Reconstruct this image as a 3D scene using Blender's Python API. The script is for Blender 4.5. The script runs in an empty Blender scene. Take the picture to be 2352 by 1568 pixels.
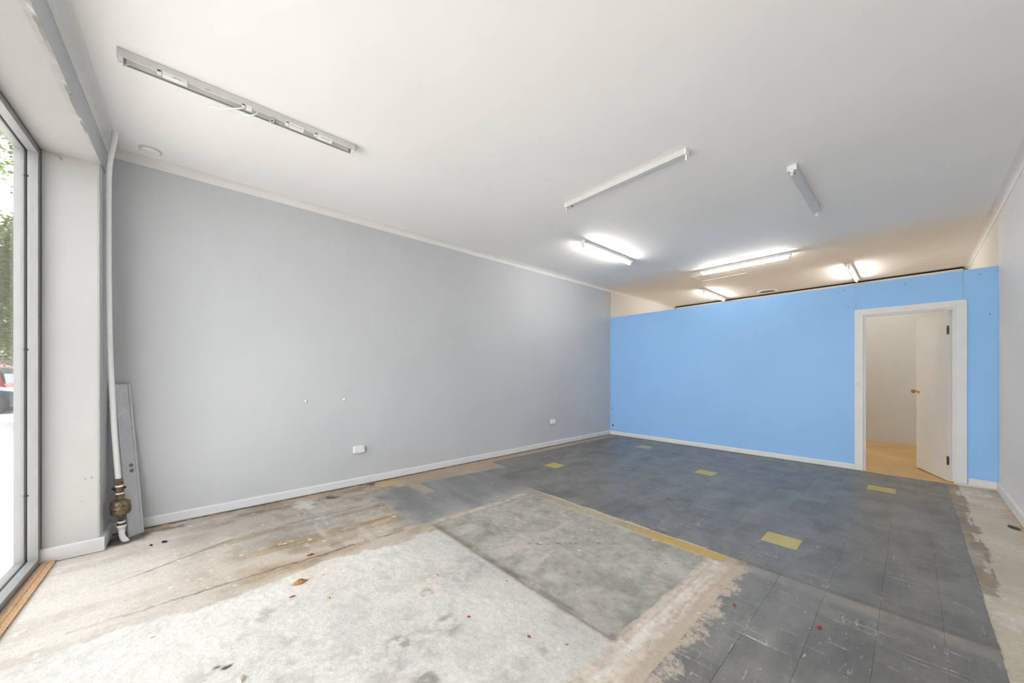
import bpy, math, random
import numpy as np
from mathutils import Vector, Matrix

random.seed(7)
scene = bpy.context.scene
COL = scene.collection

# ------------------------------------------------------------------ camera
CAM_H = 1.27
cam_d = bpy.data.cameras.new('camera')
cam_d.sensor_width = 36.0
cam_d.lens = 12.5
cam_d.shift_y = 0.0313
cam_d.clip_start = 0.02
cam_d.clip_end = 400
cam = bpy.data.objects.new('camera', cam_d)
cam.location = (0, 0, CAM_H)
cam.rotation_euler = (math.radians(90), 0, 0.843642)
COL.objects.link(cam)
scene.camera = cam

# ------------------------------------------------------------------ world, exposure
SKY = 5.2
SUN = 33.0
TUBE = 62.0
world = bpy.data.worlds.new('overcast_sky')
scene.world = world
world.use_nodes = True
wn = world.node_tree.nodes
bg = wn['Background']
bg.inputs['Color'].default_value = (0.97, 0.985, 1.0, 1)
bg.inputs['Strength'].default_value = SKY
scene.view_settings.view_transform = 'Standard'
scene.view_settings.look = 'None'
scene.view_settings.gamma = 1.0
scene.view_settings.use_curve_mapping = False
scene.view_settings.exposure = 0.42
scene.cycles.use_denoising = True
scene.cycles.max_bounces = 10
scene.cycles.diffuse_bounces = 7
scene.cycles.glossy_bounces = 4
scene.cycles.transparent_max_bounces = 12
scene.cycles.sample_clamp_indirect = 12.0

# sun along the street: it brightens the footpath, grazes past the window and does not enter
sun_d = bpy.data.lights.new('sun', 'SUN')
sun_d.energy = SUN
sun_d.angle = math.radians(0.6)
sun_d.color = (1.0, 0.945, 0.885)
sun = bpy.data.objects.new('sun', sun_d)
sun.rotation_euler = Vector((0.62, -0.03, -0.78)).to_track_quat('-Z', 'Y').to_euler()
sun.location = (-30, -4, 30)
COL.objects.link(sun)

# portal: tells the sampler where the daylight enters (adds no light)
pl = bpy.data.lights.new('window_portal', 'AREA')
pl.shape = 'RECTANGLE'
pl.size = 4.1
pl.size_y = 2.68
pl.cycles.is_portal = True
po = bpy.data.objects.new('window_portal', pl)
po.location = (-1.79, -0.835, 1.385)
po.rotation_euler = (math.radians(90), 0, 0)
COL.objects.link(po)

# ------------------------------------------------------------------ room numbers (metres)
XL, XR = -4.189, 0.625        # side walls
YF, YP, YB = -0.51, 6.481, 9.50   # front wall, partition, rear wall
ZC = 3.03                     # ceiling
XREV = -3.865                 # window reveal
YW = -0.774                   # inner face of the window frame
ZS = 2.765                    # soffit over the window

# ------------------------------------------------------------------ helpers
def lin(c):
    c = c / 255.0
    return c / 12.92 if c <= 0.04045 else ((c + 0.055) / 1.055) ** 2.4
def rgb(r, g, b): return (lin(r), lin(g), lin(b), 1.0)

class NT:
    """small node-tree writer"""
    def __init__(s, name):
        s.m = bpy.data.materials.new(name); s.m.use_nodes = True
        s.t = s.m.node_tree; s.n = s.t.nodes; s.l = s.t.links
        s.b = s.n['Principled BSDF']; s.out = s.n['Material Output']
        s._pos = None
    def put(s, sock, v):
        if isinstance(v, bpy.types.NodeSocket): s.l.new(v, sock)
        elif v is not None:
            if sock.type == 'VECTOR' and isinstance(v, tuple): v = v[:3]
            sock.default_value = v
    def node(s, typ, **kw):
        n = s.n.new(typ)
        for k, v in kw.items(): setattr(n, k, v)
        return n
    @property
    def pos(s):
        if s._pos is None: s._pos = s.node('ShaderNodeNewGeometry').outputs['Position']
        return s._pos
    def obj(s): return s.node('ShaderNodeTexCoord').outputs['Object']
    def rnd(s): return s.node('ShaderNodeObjectInfo').outputs['Random']
    def sep(s, v):
        n = s.node('ShaderNodeSeparateXYZ'); s.put(n.inputs[0], v); return n.outputs
    def scale(s, v, sc, rot=0.0):
        n = s.node('ShaderNodeMapping'); s.put(n.inputs['Vector'], v)
        n.inputs['Scale'].default_value = sc; n.inputs['Rotation'].default_value = (0, 0, rot)
        return n.outputs[0]
    def noise(s, v=None, sc=5, det=4, rough=0.55, dist=0.0):
        n = s.node('ShaderNodeTexNoise'); s.put(n.inputs['Vector'], s.pos if v is None else v)
        n.inputs['Scale'].default_value = sc; n.inputs['Detail'].default_value = det
        n.inputs['Roughness'].default_value = rough; n.inputs['Distortion'].default_value = dist
        return n.outputs['Fac']
    def math(s, op, a, b=None, c=None):
        n = s.node('ShaderNodeMath', operation=op)
        s.put(n.inputs[0], a)
        if b is not None: s.put(n.inputs[1], b)
        if c is not None: s.put(n.inputs[2], c)
        return n.outputs[0]
    def ramp(s, v, a, b, lo=0.0, hi=1.0):
        n = s.node('ShaderNodeMapRange'); n.clamp = True
        s.put(n.inputs[0], v)
        for i, q in enumerate((a, b, lo, hi)): s.put(n.inputs[i + 1], q)
        return n.outputs[0]
    def mix(s, f, a, b, mode='MIX'):
        n = s.node('ShaderNodeMix', data_type='RGBA', blend_type=mode)
        s.put(n.inputs[0], f); s.put(n.inputs[6], a); s.put(n.inputs[7], b)
        return n.outputs[2]
    def mul(s, col, f):
        """colour times a scalar"""
        n = s.node('ShaderNodeVectorMath', operation='SCALE')
        s.put(n.inputs[0], col); s.put(n.inputs['Scale'], f); return n.outputs[0]
    def attr(s, name):
        return s.node('ShaderNodeAttribute', attribute_name=name).outputs
    def bump(s, h, strength=0.2, dist=0.01):
        n = s.node('ShaderNodeBump'); n.inputs['Strength'].default_value = strength
        n.inputs['Distance'].default_value = dist; s.put(n.inputs['Height'], h)
        s.l.new(n.outputs[0], s.b.inputs['Normal'])
    def set(s, col=None, rough=None, metal=None, spec=None):
        s.put(s.b.inputs['Base Color'], col); s.put(s.b.inputs['Roughness'], rough)
        s.put(s.b.inputs['Metallic'], metal); s.put(s.b.inputs['Specular IOR Level'], spec)
        return s.m

def paint(name, c, rough=0.6, var=0.05, sc=3.0, bump=0.05, spec=0.3, bsc=160):
    t = NT(name)
    f = t.ramp(t.noise(sc=sc, det=5), 0.3, 0.7, 1 - var, 1 + var)
    t.set(t.mul(c, f), rough, None, spec)
    if bump: t.bump(t.noise(sc=bsc, det=2), bump, 0.004)
    return t.m
def plain(name, c, rough=0.5, metal=0.0, spec=0.5, var=0.06):
    t = NT(name)
    f = t.ramp(t.noise(t.obj(), sc=30, det=3), 0.3, 0.7, 1 - var, 1 + var)
    t.set(t.mul(c, f), rough, metal, spec)
    return t.m

class MB:
    """collects geometry for ONE mesh object"""
    def __init__(s): s.v = []; s.f = []; s.mi = []; s.sm = []
    def add(s, vs, fs, mi=0, smooth=False):
        o = len(s.v); s.v += [tuple(q) for q in vs]
        for f in fs: s.f.append([i + o for i in f]); s.mi.append(mi); s.sm.append(smooth)
        return s
    def box(s, x0, x1, y0, y1, z0, z1, mi=0, mis=None):
        vs = [(x0,y0,z0),(x1,y0,z0),(x1,y1,z0),(x0,y1,z0),(x0,y0,z1),(x1,y0,z1),(x1,y1,z1),(x0,y1,z1)]
        fs = [(0,3,2,1),(4,5,6,7),(0,1,5,4),(1,2,6,5),(2,3,7,6),(3,0,4,7)]
        for k, f in enumerate(fs): s.add([vs[i] for i in f], [(0,1,2,3)], mis[k] if mis else mi)
        return s
    def prism(s, prof, path0, path1, mi=0, caps=True):
        """profile: list of 3-vectors offsets, swept straight from path0 to path1"""
        n = len(prof); a = [Vector(path0) + Vector(q) for q in prof]; b = [Vector(path1) + Vector(q) for q in prof]
        fs = [(i, (i+1) % n, n + (i+1) % n, n + i) for i in range(n)]
        if caps: fs += [tuple(range(n))[::-1], tuple(range(n, 2*n))]
        return s.add(a + b, fs, mi)
    def rings(s, rings, closed=True, caps=True, mi=0, smooth=True):
        n = len(rings[0]); vs = [q for r in rings for q in r]; fs = []
        for k in range(len(rings) - 1):
            for i in range(n if closed else n - 1):
                j = (i + 1) % n
                fs.append((k*n+i, k*n+j, (k+1)*n+j, (k+1)*n+i))
        s.add(vs, fs, mi, smooth)
        if caps:
            s.add(rings[0], [tuple(range(n))[::-1]], mi); s.add(rings[-1], [tuple(range(n))], mi)
        return s
    def tube(s, pts, r, n=12, mi=0, caps=True):
        pts = [Vector(q) for q in pts]; rs = r if isinstance(r, (list, tuple)) else [r]*len(pts)
        rings = []; up = None
        for i, q in enumerate(pts):
            t = (pts[min(i+1, len(pts)-1)] - pts[max(i-1, 0)]).normalized()
            if up is None: up = t.orthogonal().normalized()
            up = (up - t*up.dot(t)).normalized(); w = t.cross(up)
            rings.append([tuple(q + (up*math.cos(a) + w*math.sin(a))*rs[i]) for a in [2*math.pi*k/n for k in range(n)]])
        return s.rings(rings, True, caps, mi)
    def lathe(s, prof, c=(0,0,0), axis='z', n=24, mi=0, smooth=True, caps=True):
        rings = []
        for r, h in prof:
            ring = []
            for k in range(n):
                a = 2*math.pi*k/n; u, w = r*math.cos(a), r*math.sin(a)
                q = {'z': (u, w, h), 'y': (u, h, -w), 'x': (h, u, w)}[axis]
                ring.append((q[0]+c[0], q[1]+c[1], q[2]+c[2]))
            rings.append(ring)
        return s.rings(rings, True, caps, mi, smooth)
    def bbox_bevel(s, x0, x1, y0, y1, z0, z1, b, mi=0):
        """box with all edges chamfered by b"""
        import bmesh
        bm = bmesh.new(); bmesh.ops.create_cube(bm, size=1.0)
        for v in bm.verts:
            v.co = ((x0+x1)/2 + v.co.x*(x1-x0), (y0+y1)/2 + v.co.y*(y1-y0), (z0+z1)/2 + v.co.z*(z1-z0))
        bmesh.ops.bevel(bm, geom=bm.edges[:], offset=b, segments=2, profile=0.6, affect='EDGES')
        bm.verts.index_update()
        s.add([tuple(v.co) for v in bm.verts], [[v.index for v in f.verts] for f in bm.faces], mi)
        bm.free(); return s
    def mesh(s, name, mats):
        me = bpy.data.meshes.new(name); me.from_pydata(s.v, [], s.f)
        for m in (mats if isinstance(mats, (list, tuple)) else [mats]): me.materials.append(m)
        me.polygons.foreach_set('material_index', s.mi); me.polygons.foreach_set('use_smooth', s.sm)
        me.update(); return me
    def build(s, name, mats, parent=None, loc=(0,0,0), rz=0.0, rot=None):
        return link(name, s.mesh(name, mats), parent, loc, rz, rot)

def link(name, data, parent=None, loc=(0,0,0), rz=0.0, rot=None):
    o = bpy.data.objects.new(name, data); COL.objects.link(o)
    o.location = loc; o.rotation_euler = rot if rot else (0, 0, rz)
    if parent is not None: o.parent = parent
    return o
def tag(o, label, cat, group=None):
    o['label'] = label; o['category'] = cat
    if group: o['group'] = group
    return o
def struct(o, label=None):
    o['kind'] = 'structure'
    if label: o['label'] = label
    return o
def thing(name, label, cat, loc, rz=0.0, group=None):
    return tag(link(name, None, None, loc, rz), label, cat, group)

# ------------------------------------------------------------------ materials
M = {}
def mat_wall(name, c, warm=None, stain=0.0):
    t = NT(name)
    f = t.ramp(t.noise(sc=0.9, det=5, rough=0.6), 0.3, 0.7, 0.965, 1.03)
    c2 = t.mul(c, f)
    roll = t.noise(t.scale(t.pos, (1.0, 1.0, 0.15)), sc=14, det=3)
    c2 = t.mul(c2, t.ramp(roll, 0.3, 0.7, 0.993, 1.007))
    if stain:
        g = t.ramp(t.noise(sc=7, det=6, rough=0.7), 0.6, 0.78, 0.0, stain)
        c2 = t.mix(g, c2, (c[0]*0.72, c[1]*0.70, c[2]*0.66, 1))
    t.set(c2, 0.62, None, 0.3)
    t.bump(t.noise(sc=120, det=3), 0.08, 0.004)
    return t.m
M['wall_grey'] = mat_wall('grey_wall_paint', (0.535, 0.545, 0.565, 1), stain=0.08)
M['reveal'] = mat_wall('white_render', (0.455, 0.445, 0.432, 1), stain=0.16)
M['wall_warm'] = mat_wall('pale_warm_wall_paint', (0.82, 0.80, 0.78, 1), stain=0.05)
M['cream'] = mat_wall('cream_wall_paint', (0.74, 0.72, 0.675, 1), stain=0.05)
M['rear_grey'] = mat_wall('pale_grey_rear_paint', (0.64, 0.65, 0.655, 1), stain=0.05)
M['trim'] = paint('white_trim_paint', (0.78, 0.765, 0.74, 1), 0.42, 0.03, 6, 0.02)
M['trim_grey'] = paint('grey_white_trim_paint', (0.68, 0.69, 0.70, 1), 0.45, 0.03, 6, 0.02)
M['trim_soft'] = paint('soft_white_trim_paint', (0.56, 0.545, 0.53, 1), 0.5, 0.03, 6, 0.02)
M['door'] = paint('door_paint', (0.75, 0.735, 0.71, 1), 0.38, 0.03, 2.5, 0.02)

def mat_ceiling():
    t = NT('ceiling_paint')
    base = t.mul((0.87, 0.855, 0.845, 1), t.ramp(t.noise(sc=0.7, det=4), 0.3, 0.7, 0.97, 1.02))
    x, y, z = t.sep(t.pos)
    # brown water streaks near the rear right corner
    st = t.ramp(t.noise(t.scale(t.pos, (0.9, 16, 1), 0.10), sc=2.2, det=5, rough=0.6), 0.53, 0.66)
    st = t.math('MULTIPLY', st, t.ramp(x, -0.35, 0.3)); st = t.math('MULTIPLY', st, t.ramp(y, 7.9, 8.6))
    base = t.mix(t.math('MULTIPLY', st, 0.5), base, (0.36, 0.25, 0.13, 1))
    t.set(base, 0.7, None, 0.2); t.bump(t.noise(sc=60, det=3), 0.04, 0.004)
    return t.m
M['ceiling'] = mat_ceiling()

def mat_blue():
    t = NT('blue_wall_paint')
    f = t.ramp(t.noise(sc=1.3, det=6, rough=0.6), 0.3, 0.7, 0.965, 1.03)
    c = t.mul((0.315, 0.57, 0.93, 1), f)
    sc_ = t.ramp(t.noise(t.scale(t.pos, (1.0, 1, 2.0)), sc=9, det=8, rough=0.75), 0.66, 0.8, 0.0, 0.28)
    c = t.mix(sc_, c, (0.36, 0.55, 0.80, 1))
    t.set(c, 0.5, None, 0.35); t.bump(t.noise(sc=200, det=2), 0.05, 0.003)
    return t.m
M['blue'] = mat_blue()

def mat_alu(name, c, rough):
    t = NT(name)
    f = t.ramp(t.noise(t.scale(t.pos, (8, 8, 1)), sc=9, det=4), 0.3, 0.7, 0.93, 1.05)
    t.set(t.mul(c, f), rough, 0.25, 0.5); return t.m
M['alu'] = mat_alu('pale_aluminium', (0.33, 0.325, 0.32, 1), 0.42)
M['gasket'] = plain('black_gasket', (0.012, 0.012, 0.013, 1), 0.6)
M['dark'] = plain('dark_hole_shade', (0.012, 0.010, 0.009, 1), 0.9, var=0.2)
M['white_metal'] = plain('white_enamel', (0.62, 0.615, 0.595, 1), 0.35, 0.0, 0.5, 0.03)
M['white_plastic'] = plain('white_plastic', (0.80, 0.80, 0.79, 1), 0.35, 0.0, 0.5, 0.02)
M['grey_metal'] = plain('grey_enamel', (0.48, 0.475, 0.45, 1), 0.3, 0.1, 0.5, 0.04)
M['hole_grey'] = plain('shaded_hole', (0.17, 0.17, 0.17, 1), 0.7)
M['label_ink'] = plain('grey_print', (0.16, 0.16, 0.16, 1), 0.7)
M['brass'] = None
def mat_brass():
    t = NT('tarnished_brass')
    f = t.noise(t.obj(), sc=26, det=6, rough=0.7)
    t.set(t.mix(t.ramp(f, 0.35, 0.68), (0.075, 0.058, 0.042, 1), (0.33, 0.265, 0.175, 1)), t.ramp(f, 0.3, 0.7, 0.6, 0.3), 0.75, 0.5)
    return t.m
M['brass'] = mat_brass()
M['copper'] = plain('brown_copper', (0.17, 0.085, 0.06, 1), 0.45, 0.55, 0.5, 0.2)
M['pvc'] = plain('white_pipe_paint', (0.80, 0.80, 0.79, 1), 0.35, 0, 0.5, 0.03)
M['tape'] = plain('white_thread_tape', (0.85, 0.85, 0.83, 1), 0.6)
M['amber'] = plain('amber_knob', (0.36, 0.13, 0.025, 1), 0.15, 0.0, 0.6, 0.12)
M['goldbrass'] = plain('polished_brass', (0.75, 0.60, 0.30, 1), 0.2, 1.0)
M['hinge'] = plain('dark_bronze_hinge', (0.05, 0.04, 0.03, 1), 0.4, 0.6)
def mat_glass():
    t = NT('window_glass'); n, l = t.n, t.l
    n.remove(t.b)
    tr = n.new('ShaderNodeBsdfTransparent'); tr.inputs[0].default_value = (0.96, 0.97, 0.97, 1)
    gl = n.new('ShaderNodeBsdfGlossy'); gl.inputs['Roughness'].default_value = 0.02
    lw = n.new('ShaderNodeFresnel'); lw.inputs[0].default_value = 1.45
    mx = n.new('ShaderNodeMixShader')
    l.new(t.math('MULTIPLY', lw.outputs[0], 0.6), mx.inputs[0]); l.new(tr.outputs[0], mx.inputs[1]); l.new(gl.outputs[0], mx.inputs[2])
    l.new(mx.outputs[0], t.out.inputs[0]); return t.m
M['glass'] = mat_glass()
def mat_tube():
    t = NT('lit_tube_glass')
    t.set((0.9, 0.9, 0.88, 1), 0.3)
    t.b.inputs['Emission Color'].default_value = (1.0, 0.955, 0.88, 1)
    t.b.inputs['Emission Strength'].default_value = TUBE
    return t.m
M['tube'] = mat_tube()
def mat_timber():
    t = NT('bare_chipped_timber')
    g = t.noise(t.scale(t.pos, (2.0, 40, 10)), sc=3, det=6)
    c = t.mix(g, (0.42, 0.24, 0.12, 1), (0.62, 0.42, 0.26, 1))
    sp = t.ramp(t.noise(t.scale(t.pos, (1, 2, 1)), sc=62, det=3, rough=0.6), 0.61, 0.66)
    c = t.mix(sp, c, (0.10, 0.045, 0.03, 1))
    t.set(c, 0.75, None, 0.2); t.bump(g, 0.3, 0.003); return t.m
M['timber'] = mat_timber()
def mat_lino():
    t = NT('ochre_lino')
    g = t.noise(t.scale(t.pos, (30, 4, 1), 0.2), sc=3, det=7, rough=0.7)
    c = t.mix(g, (0.50, 0.31, 0.11, 1), (0.68, 0.46, 0.20, 1))
    c = t.mul(c, t.ramp(t.noise(sc=2, det=4), 0.3, 0.7, 0.85, 1.1))
    t.set(c, 0.4, None, 0.4); return t.m
M['lino'] = mat_lino()

# ------------------------------------------------------------------ floor: relief and colour fields computed on a grid
def vnoise(x, y, seed):
    def h(i, j):
        n = (i * 374761393 + j * 668265263 + seed * 2147483647) & 0xFFFFFFFF
        n = ((n ^ (n >> 13)) * 1274126177) & 0xFFFFFFFF
        return ((n ^ (n >> 16)) & 0xFFFF) / 65535.0
    i = np.floor(x).astype(np.int64); j = np.floor(y).astype(np.int64)
    u = x - i; v = y - j; u = u*u*(3-2*u); v = v*v*(3-2*v)
    return (h(i,j)*(1-u)+h(i+1,j)*u)*(1-v) + (h(i,j+1)*(1-u)+h(i+1,j+1)*u)*v
def fbm(x, y, sc, seed, oct=4, gain=0.55):
    s = 0; a = 1; t = 0
    for k in range(oct):
        s = s + a*vnoise(x*sc*2**k + 17.3*k + 100, y*sc*2**k - 9.1*k + 200, seed + k); t += a; a *= gain
    return s / t
def sm(v, a, b):
    t = np.clip((v - a) / (b - a), 0, 1); return t*t*(3-2*t)

def build_floor():
    xs = np.arange(XL - 0.02, XR + 0.03, 0.0085)
    ys = np.concatenate([np.arange(-0.872, 3.0, 0.0085), np.arange(3.0, YP + 0.05, 0.02)])
    X, Y = np.meshgrid(xs, ys)
    n_big = fbm(X, Y, 1.1, 1, 4); n_mid = fbm(X, Y, 5.0, 20, 5); n_fine = fbm(X, Y, 26.0, 40, 3)
    n_x = fbm(X*4, Y*0.6, 2.2, 60, 5); n_y = fbm(X*0.6, Y*4, 2.2, 80, 4)   # smears along each wall direction
    wx = (fbm(X, Y, 6, 100, 4) - 0.5)*0.14; wy = (fbm(X, Y, 6, 120, 4) - 0.5)*0.14
    wx2 = (fbm(X, Y, 22, 140, 3) - 0.5)*0.04; wy2 = (fbm(X, Y, 22, 150, 3) - 0.5)*0.04
    C = np.zeros(X.shape + (3,)); H = np.zeros(X.shape); R = np.full(X.shape, 0.62)
    def lay(mask, col, k=1.0):
        m = (np.clip(mask, 0, 1)*k)[..., None]; C[:] = C*(1-m) + np.array(col)*m
    def mulc(mask, f):
        m = np.clip(mask, 0, 1)[..., None]; C[:] = C*(1 - m + m*np.array(f))
    def boxm(x0, x1, y0, y1, e=0.01, wob=0.0):
        a = X + wx*wob + wx2*wob; b = Y + wy*wob + wy2*wob
        return sm(a, x0-e, x0+e)*(1-sm(a, x1-e, x1+e))*sm(b, y0-e, y0+e)*(1-sm(b, y1-e, y1+e))
    # tan concrete everywhere
    C[:] = np.array([0.53, 0.465, 0.39])
    mulc(sm(n_mid, 0.38, 0.68), (0.78, 0.75, 0.70)); mulc(sm(n_big, 0.45, 0.65), (0.80, 0.83, 0.88)); mulc(boxm(-3.15, -2.62, 0.15, 1.5, 0.10, 1.6)*sm(n_x, 0.3, 0.6), (0.78, 0.68, 0.54))
    mulc(sm(n_x, 0.5, 0.75), (0.74, 0.66, 0.53)); mulc(sm(fbm(X, Y, 9.0, 400, 4), 0.52, 0.70), (0.82, 0.80, 0.76)); lay(sm(n_y, 0.62, 0.8), (0.58, 0.55, 0.52), 0.5)
    lay(sm(n_fine, 0.70, 0.78)*sm(n_mid, 0.45, 0.6), (0.70, 0.68, 0.64), 0.8)
    # pale zone by the window: its daylight glare painted into the concrete colour
    lay((1 - sm(Y + wy*2, -0.45, 0.45))*(0.55 + 0.45*sm(n_x, 0.3, 0.6)), (0.68, 0.64, 0.585), 0.85)
    # second, faint groove
    gx = np.where(Y > 0.3, -3.50, -3.50 + (0.3 - Y)*0.45)
    g = np.exp(-((X + wx2*0.8 - gx)/0.010)**2)*sm(fbm(X, Y, 3, 160, 3), 0.36, 0.5)*sm(Y, -0.45, -0.2)*(1 - sm(Y, 1.15, 1.3))
    lay(g, (0.14, 0.15, 0.17), 0.85); H -= 0.002*g
    lay(boxm(-3.62, -3.28, 0.2, 1.25, 0.12, 1.5)*sm(n_mid, 0.3, 0.7), (0.40, 0.40, 0.40), 0.45)
    # white screed in front
    scr = sm(X + wx*0.75 + wx2 + (fbm(X*0 + 3.3, Y, 1.6, 170, 2) - 0.5)*0.12, -2.612, -2.565)*(1 - sm(X, -0.93, -0.90))
    scr = scr*(1 - sm(Y + wy2*0.5, 1.455, 1.49))
    scr_soft = scr
    Cw = np.empty_like(C); Cw[:] = np.array([0.705, 0.68, 0.64])
    Cw *= (1 - 0.08*sm(n_big, 0.42, 0.68))[..., None]; Cw *= (1 - 0.10*sm(n_mid, 0.45, 0.72))[..., None]; Cw *= (1 - 0.08*sm(fbm(X, Y*1.3, 13, 410, 4), 0.50, 0.72))[..., None]
    sc_d = sm(fbm(X, Y, 3.1, 190, 3), 0.57, 0.70)*sm(n_fine, 0.42, 0.62)
    Cw = Cw*(1 - 0.16*sc_d)[..., None]
    edge = sm(Y, 0.95, 1.5)[..., None]; Cw = Cw*(1 - 0.22*edge) 
    pk = sm(fbm(X, Y, 2.0, 210, 3), 0.6, 0.75)[..., None]; Cw = Cw*(1 - pk*0.6) + np.array([0.70, 0.62, 0.53])*pk*0.6
    C[:] = C*(1 - scr[..., None]) + Cw*scr[..., None]
    H += 0.0035*scr + scr*(n_fine - 0.5)*0.0035 + scr*(n_mid - 0.5)*0.004
    # long crack
    cx = -2.752 + wx*0.38 + wx2*1.0
    ck = np.exp(-((X - cx)/0.0085)**2)*sm(Y, -0.7, -0.5)*(1 - sm(Y, 1.45, 1.55))
    ckn = sm(fbm(X*0.2, Y, 5, 230, 3), 0.34, 0.5)*(0.3 + 0.7*sm(Y, -0.35, 0.05))
    lay(ck*ckn, (0.09, 0.065, 0.045), 0.9); H -= 0.006*ck*ckn
    lay(np.exp(-((X - cx - 0.016)/0.012)**2)*ckn*(1 - sm(Y, 1.45, 1.55)), (0.62, 0.58, 0.52), 0.4)
    # grey worn vinyl remnant at the left
    dm = np.maximum(boxm(-3.80, -2.74, 1.38, 2.80, 0.03, 0.7), boxm(-3.80, -3.40, 2.6, 3.22, 0.03, 0.5))
    dm = np.maximum(dm, boxm(-3.0, -2.74, 1.22, 1.5, 0.05, 1.2)*0.6)
    Cd = np.empty_like(C); Cd[:] = np.array([0.225, 0.225, 0.232])
    Cd *= ((0.88 + 0.24*sm(n_y, 0.35, 0.75))*(0.85 + 0.3*n_mid))[..., None]
    fade = np.maximum(sm(X, -3.02, -2.74), 1 - sm(Y, 1.35, 1.62))*sm(n_mid + n_fine*0.3, 0.40, 0.72)
    Cd = Cd*(1 - 0.55*fade[..., None]) + np.array([0.40, 0.37, 0.33])*0.55*fade[..., None]
    C[:] = C*(1 - dm[..., None]) + Cd*dm[..., None]; R -= 0.14*dm; H += 0.002*dm
    # concrete patch
    pm = boxm(-2.70, -0.915, 1.49, 2.645, 0.006, 0.12)
    Cp = np.empty_like(C); Cp[:] = np.array([0.40, 0.385, 0.34])
    Cp *= (0.80 + 0.40*n_big)[..., None]; Cp *= (1 - 0.20*sm(n_mid, 0.48, 0.75))[..., None]
    Cp *= (0.74 + 0.52*n_fine)[..., None]
    dk = sm(fbm(X, Y*1.6, 2.6, 250, 4), 0.56, 0.72); Cp *= (1 - 0.20*dk)[..., None]
    lt = sm(fbm(X*1.5, Y, 3.0, 270, 4), 0.62, 0.74); Cp = Cp*(1 - 0.45*lt[..., None]) + np.array([0.56, 0.54, 0.49])*0.45*lt[..., None]
    ws = sm(fbm(X, Y, 30, 290, 2), 0.91, 0.95); Cp = Cp*(1 - ws[..., None]) + 0.72*ws[..., None]
    eg = np.exp(-((Y - 1.515 + wy2*0.4)/0.022)**2)*sm(n_x + n_fine*0.4, 0.45, 0.8); Cp = Cp*(1 - 0.45*eg[..., None])  # shade of the recessed near edge, painted into the patch colour
    C[:] = C*(1 - pm[..., None]) + Cp*pm[..., None]
    H = H*(1-pm) + pm*(-0.006 + (n_fine - 0.5)*0.002)
    lay(np.exp(-((X + 2.70 + wx2*0.3)/0.012)**2)*sm(Y, 1.45, 1.5)*(1 - sm(Y, 2.6, 2.7))*sm(n_fine, 0.3, 0.6), (0.55, 0.50, 0.43), 0.7)
    # yellow adhesive strip at the far edge of the patch
    ym = boxm(-2.70, -0.845, 2.640, 2.762, 0.006, 0.15)
    yy = sm(X + wx*1.5, -1.75, -1.25)*sm(n_y + n_fine*0.3, 0.25, 0.5)
    Cy = np.array([0.40, 0.35, 0.26])*(0.75 + 0.5*n_mid)[..., None]
    Cy = Cy*(1 - yy[..., None]) + (np.array([0.50, 0.355, 0.115])*(0.8 + 0.4*n_mid)[..., None])*yy[..., None]
    C[:] = C*(1 - ym[..., None]) + Cy*ym[..., None]; H = H*(1 - ym) - 0.002*ym
    lay(np.exp(-((Y - 2.762)/0.007)**2)*sm(X, -2.72, -2.6)*(1 - sm(X, -0.9, -0.8))*sm(n_fine, 0.25, 0.5), (0.52, 0.48, 0.42), 0.8)
    lay(boxm(-2.72, -2.45, 2.60, 2.77, 0.03, 1.0), (0.27, 0.25, 0.21), 0.6)
    # plastered trench band
    bx = X + wx*0.25 + wx2*0.6
    bm_ = sm(bx, -0.955, -0.925)*(1 - sm(bx, -0.80, -0.775))*(1 - sm(Y + wy, 2.62, 2.70))
    Cb = np.empty_like(C); Cb[:] = np.array([0.57, 0.49, 0.41])
    rid = np.sin((X + wx2*0.9 + wx*0.15)*2*math.pi/0.034); Cb *= ((1 + 0.12*rid*sm(n_mid, 0.3, 0.6))*(0.78 + 0.44*n_fine))[..., None]
    wst = np.exp(-((X + 0.862 + wx*0.15)/0.026)**2)*sm(fbm(X, Y, 5, 310, 3), 0.36, 0.55)
    Cb = Cb*(1 - 0.8*wst[..., None]) + np.array([0.72, 0.70, 0.66])*0.8*wst[..., None]
    C[:] = C*(1 - bm_[..., None]) + Cb*bm_[..., None]
    H = H*(1 - bm_) + bm_*(0.006 + 0.0022*rid*sm(n_mid, 0.3, 0.6) + 0.004*wst*n_fine + 0.003*(n_fine - 0.5))
    # residue spilling over the tiles
    rm = sm(bx, -0.80, -0.775)*(1 - sm(X, -0.733, -0.730))*(1 - sm(Y + wy, 2.66, 2.72))
    Cr = np.array([0.50, 0.42, 0.33])*(0.85 + 0.35*n_mid)[..., None]
    C[:] = C*(1 - rm[..., None]) + Cr*rm[..., None]; H = np.where(rm > 0.02, H*(1 - rm) + rm*(0.0034 + (n_fine - 0.5)*0.001), H)
    # bed under the tiles
    under = np.maximum(np.maximum(boxm(-3.60, 0.30, 2.78, 7, 0.01), boxm(-4.02, -3.5, 3.18, 7, 0.01)), boxm(-0.70, 0.30, -0.9, 2.9, 0.01)*(1 - np.clip(rm*3, 0, 1)))
    C[:] = C*(1 - under[..., None]) + np.array([0.075, 0.07, 0.065])*under[..., None]
    # bare strip along the left wall
    lx = np.where(Y < 1.83, -3.95, np.where(Y < 3.15, -3.80 + (Y - 1.83)*0.10, -4.0))
    lm = (1 - sm(X + wx*0.25, lx - 0.012, lx + 0.012))*sm(Y, 1.45, 1.6)
    lm = np.maximum(lm, boxm(-4.2, -3.42, 1.80, 1.93, 0.015, 0.5))
    Cl = np.array([0.40, 0.325, 0.25])*(0.8 + 0.4*n_mid)[..., None]
    C[:] = C*(1 - lm[..., None]) + Cl*lm[..., None]
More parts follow.
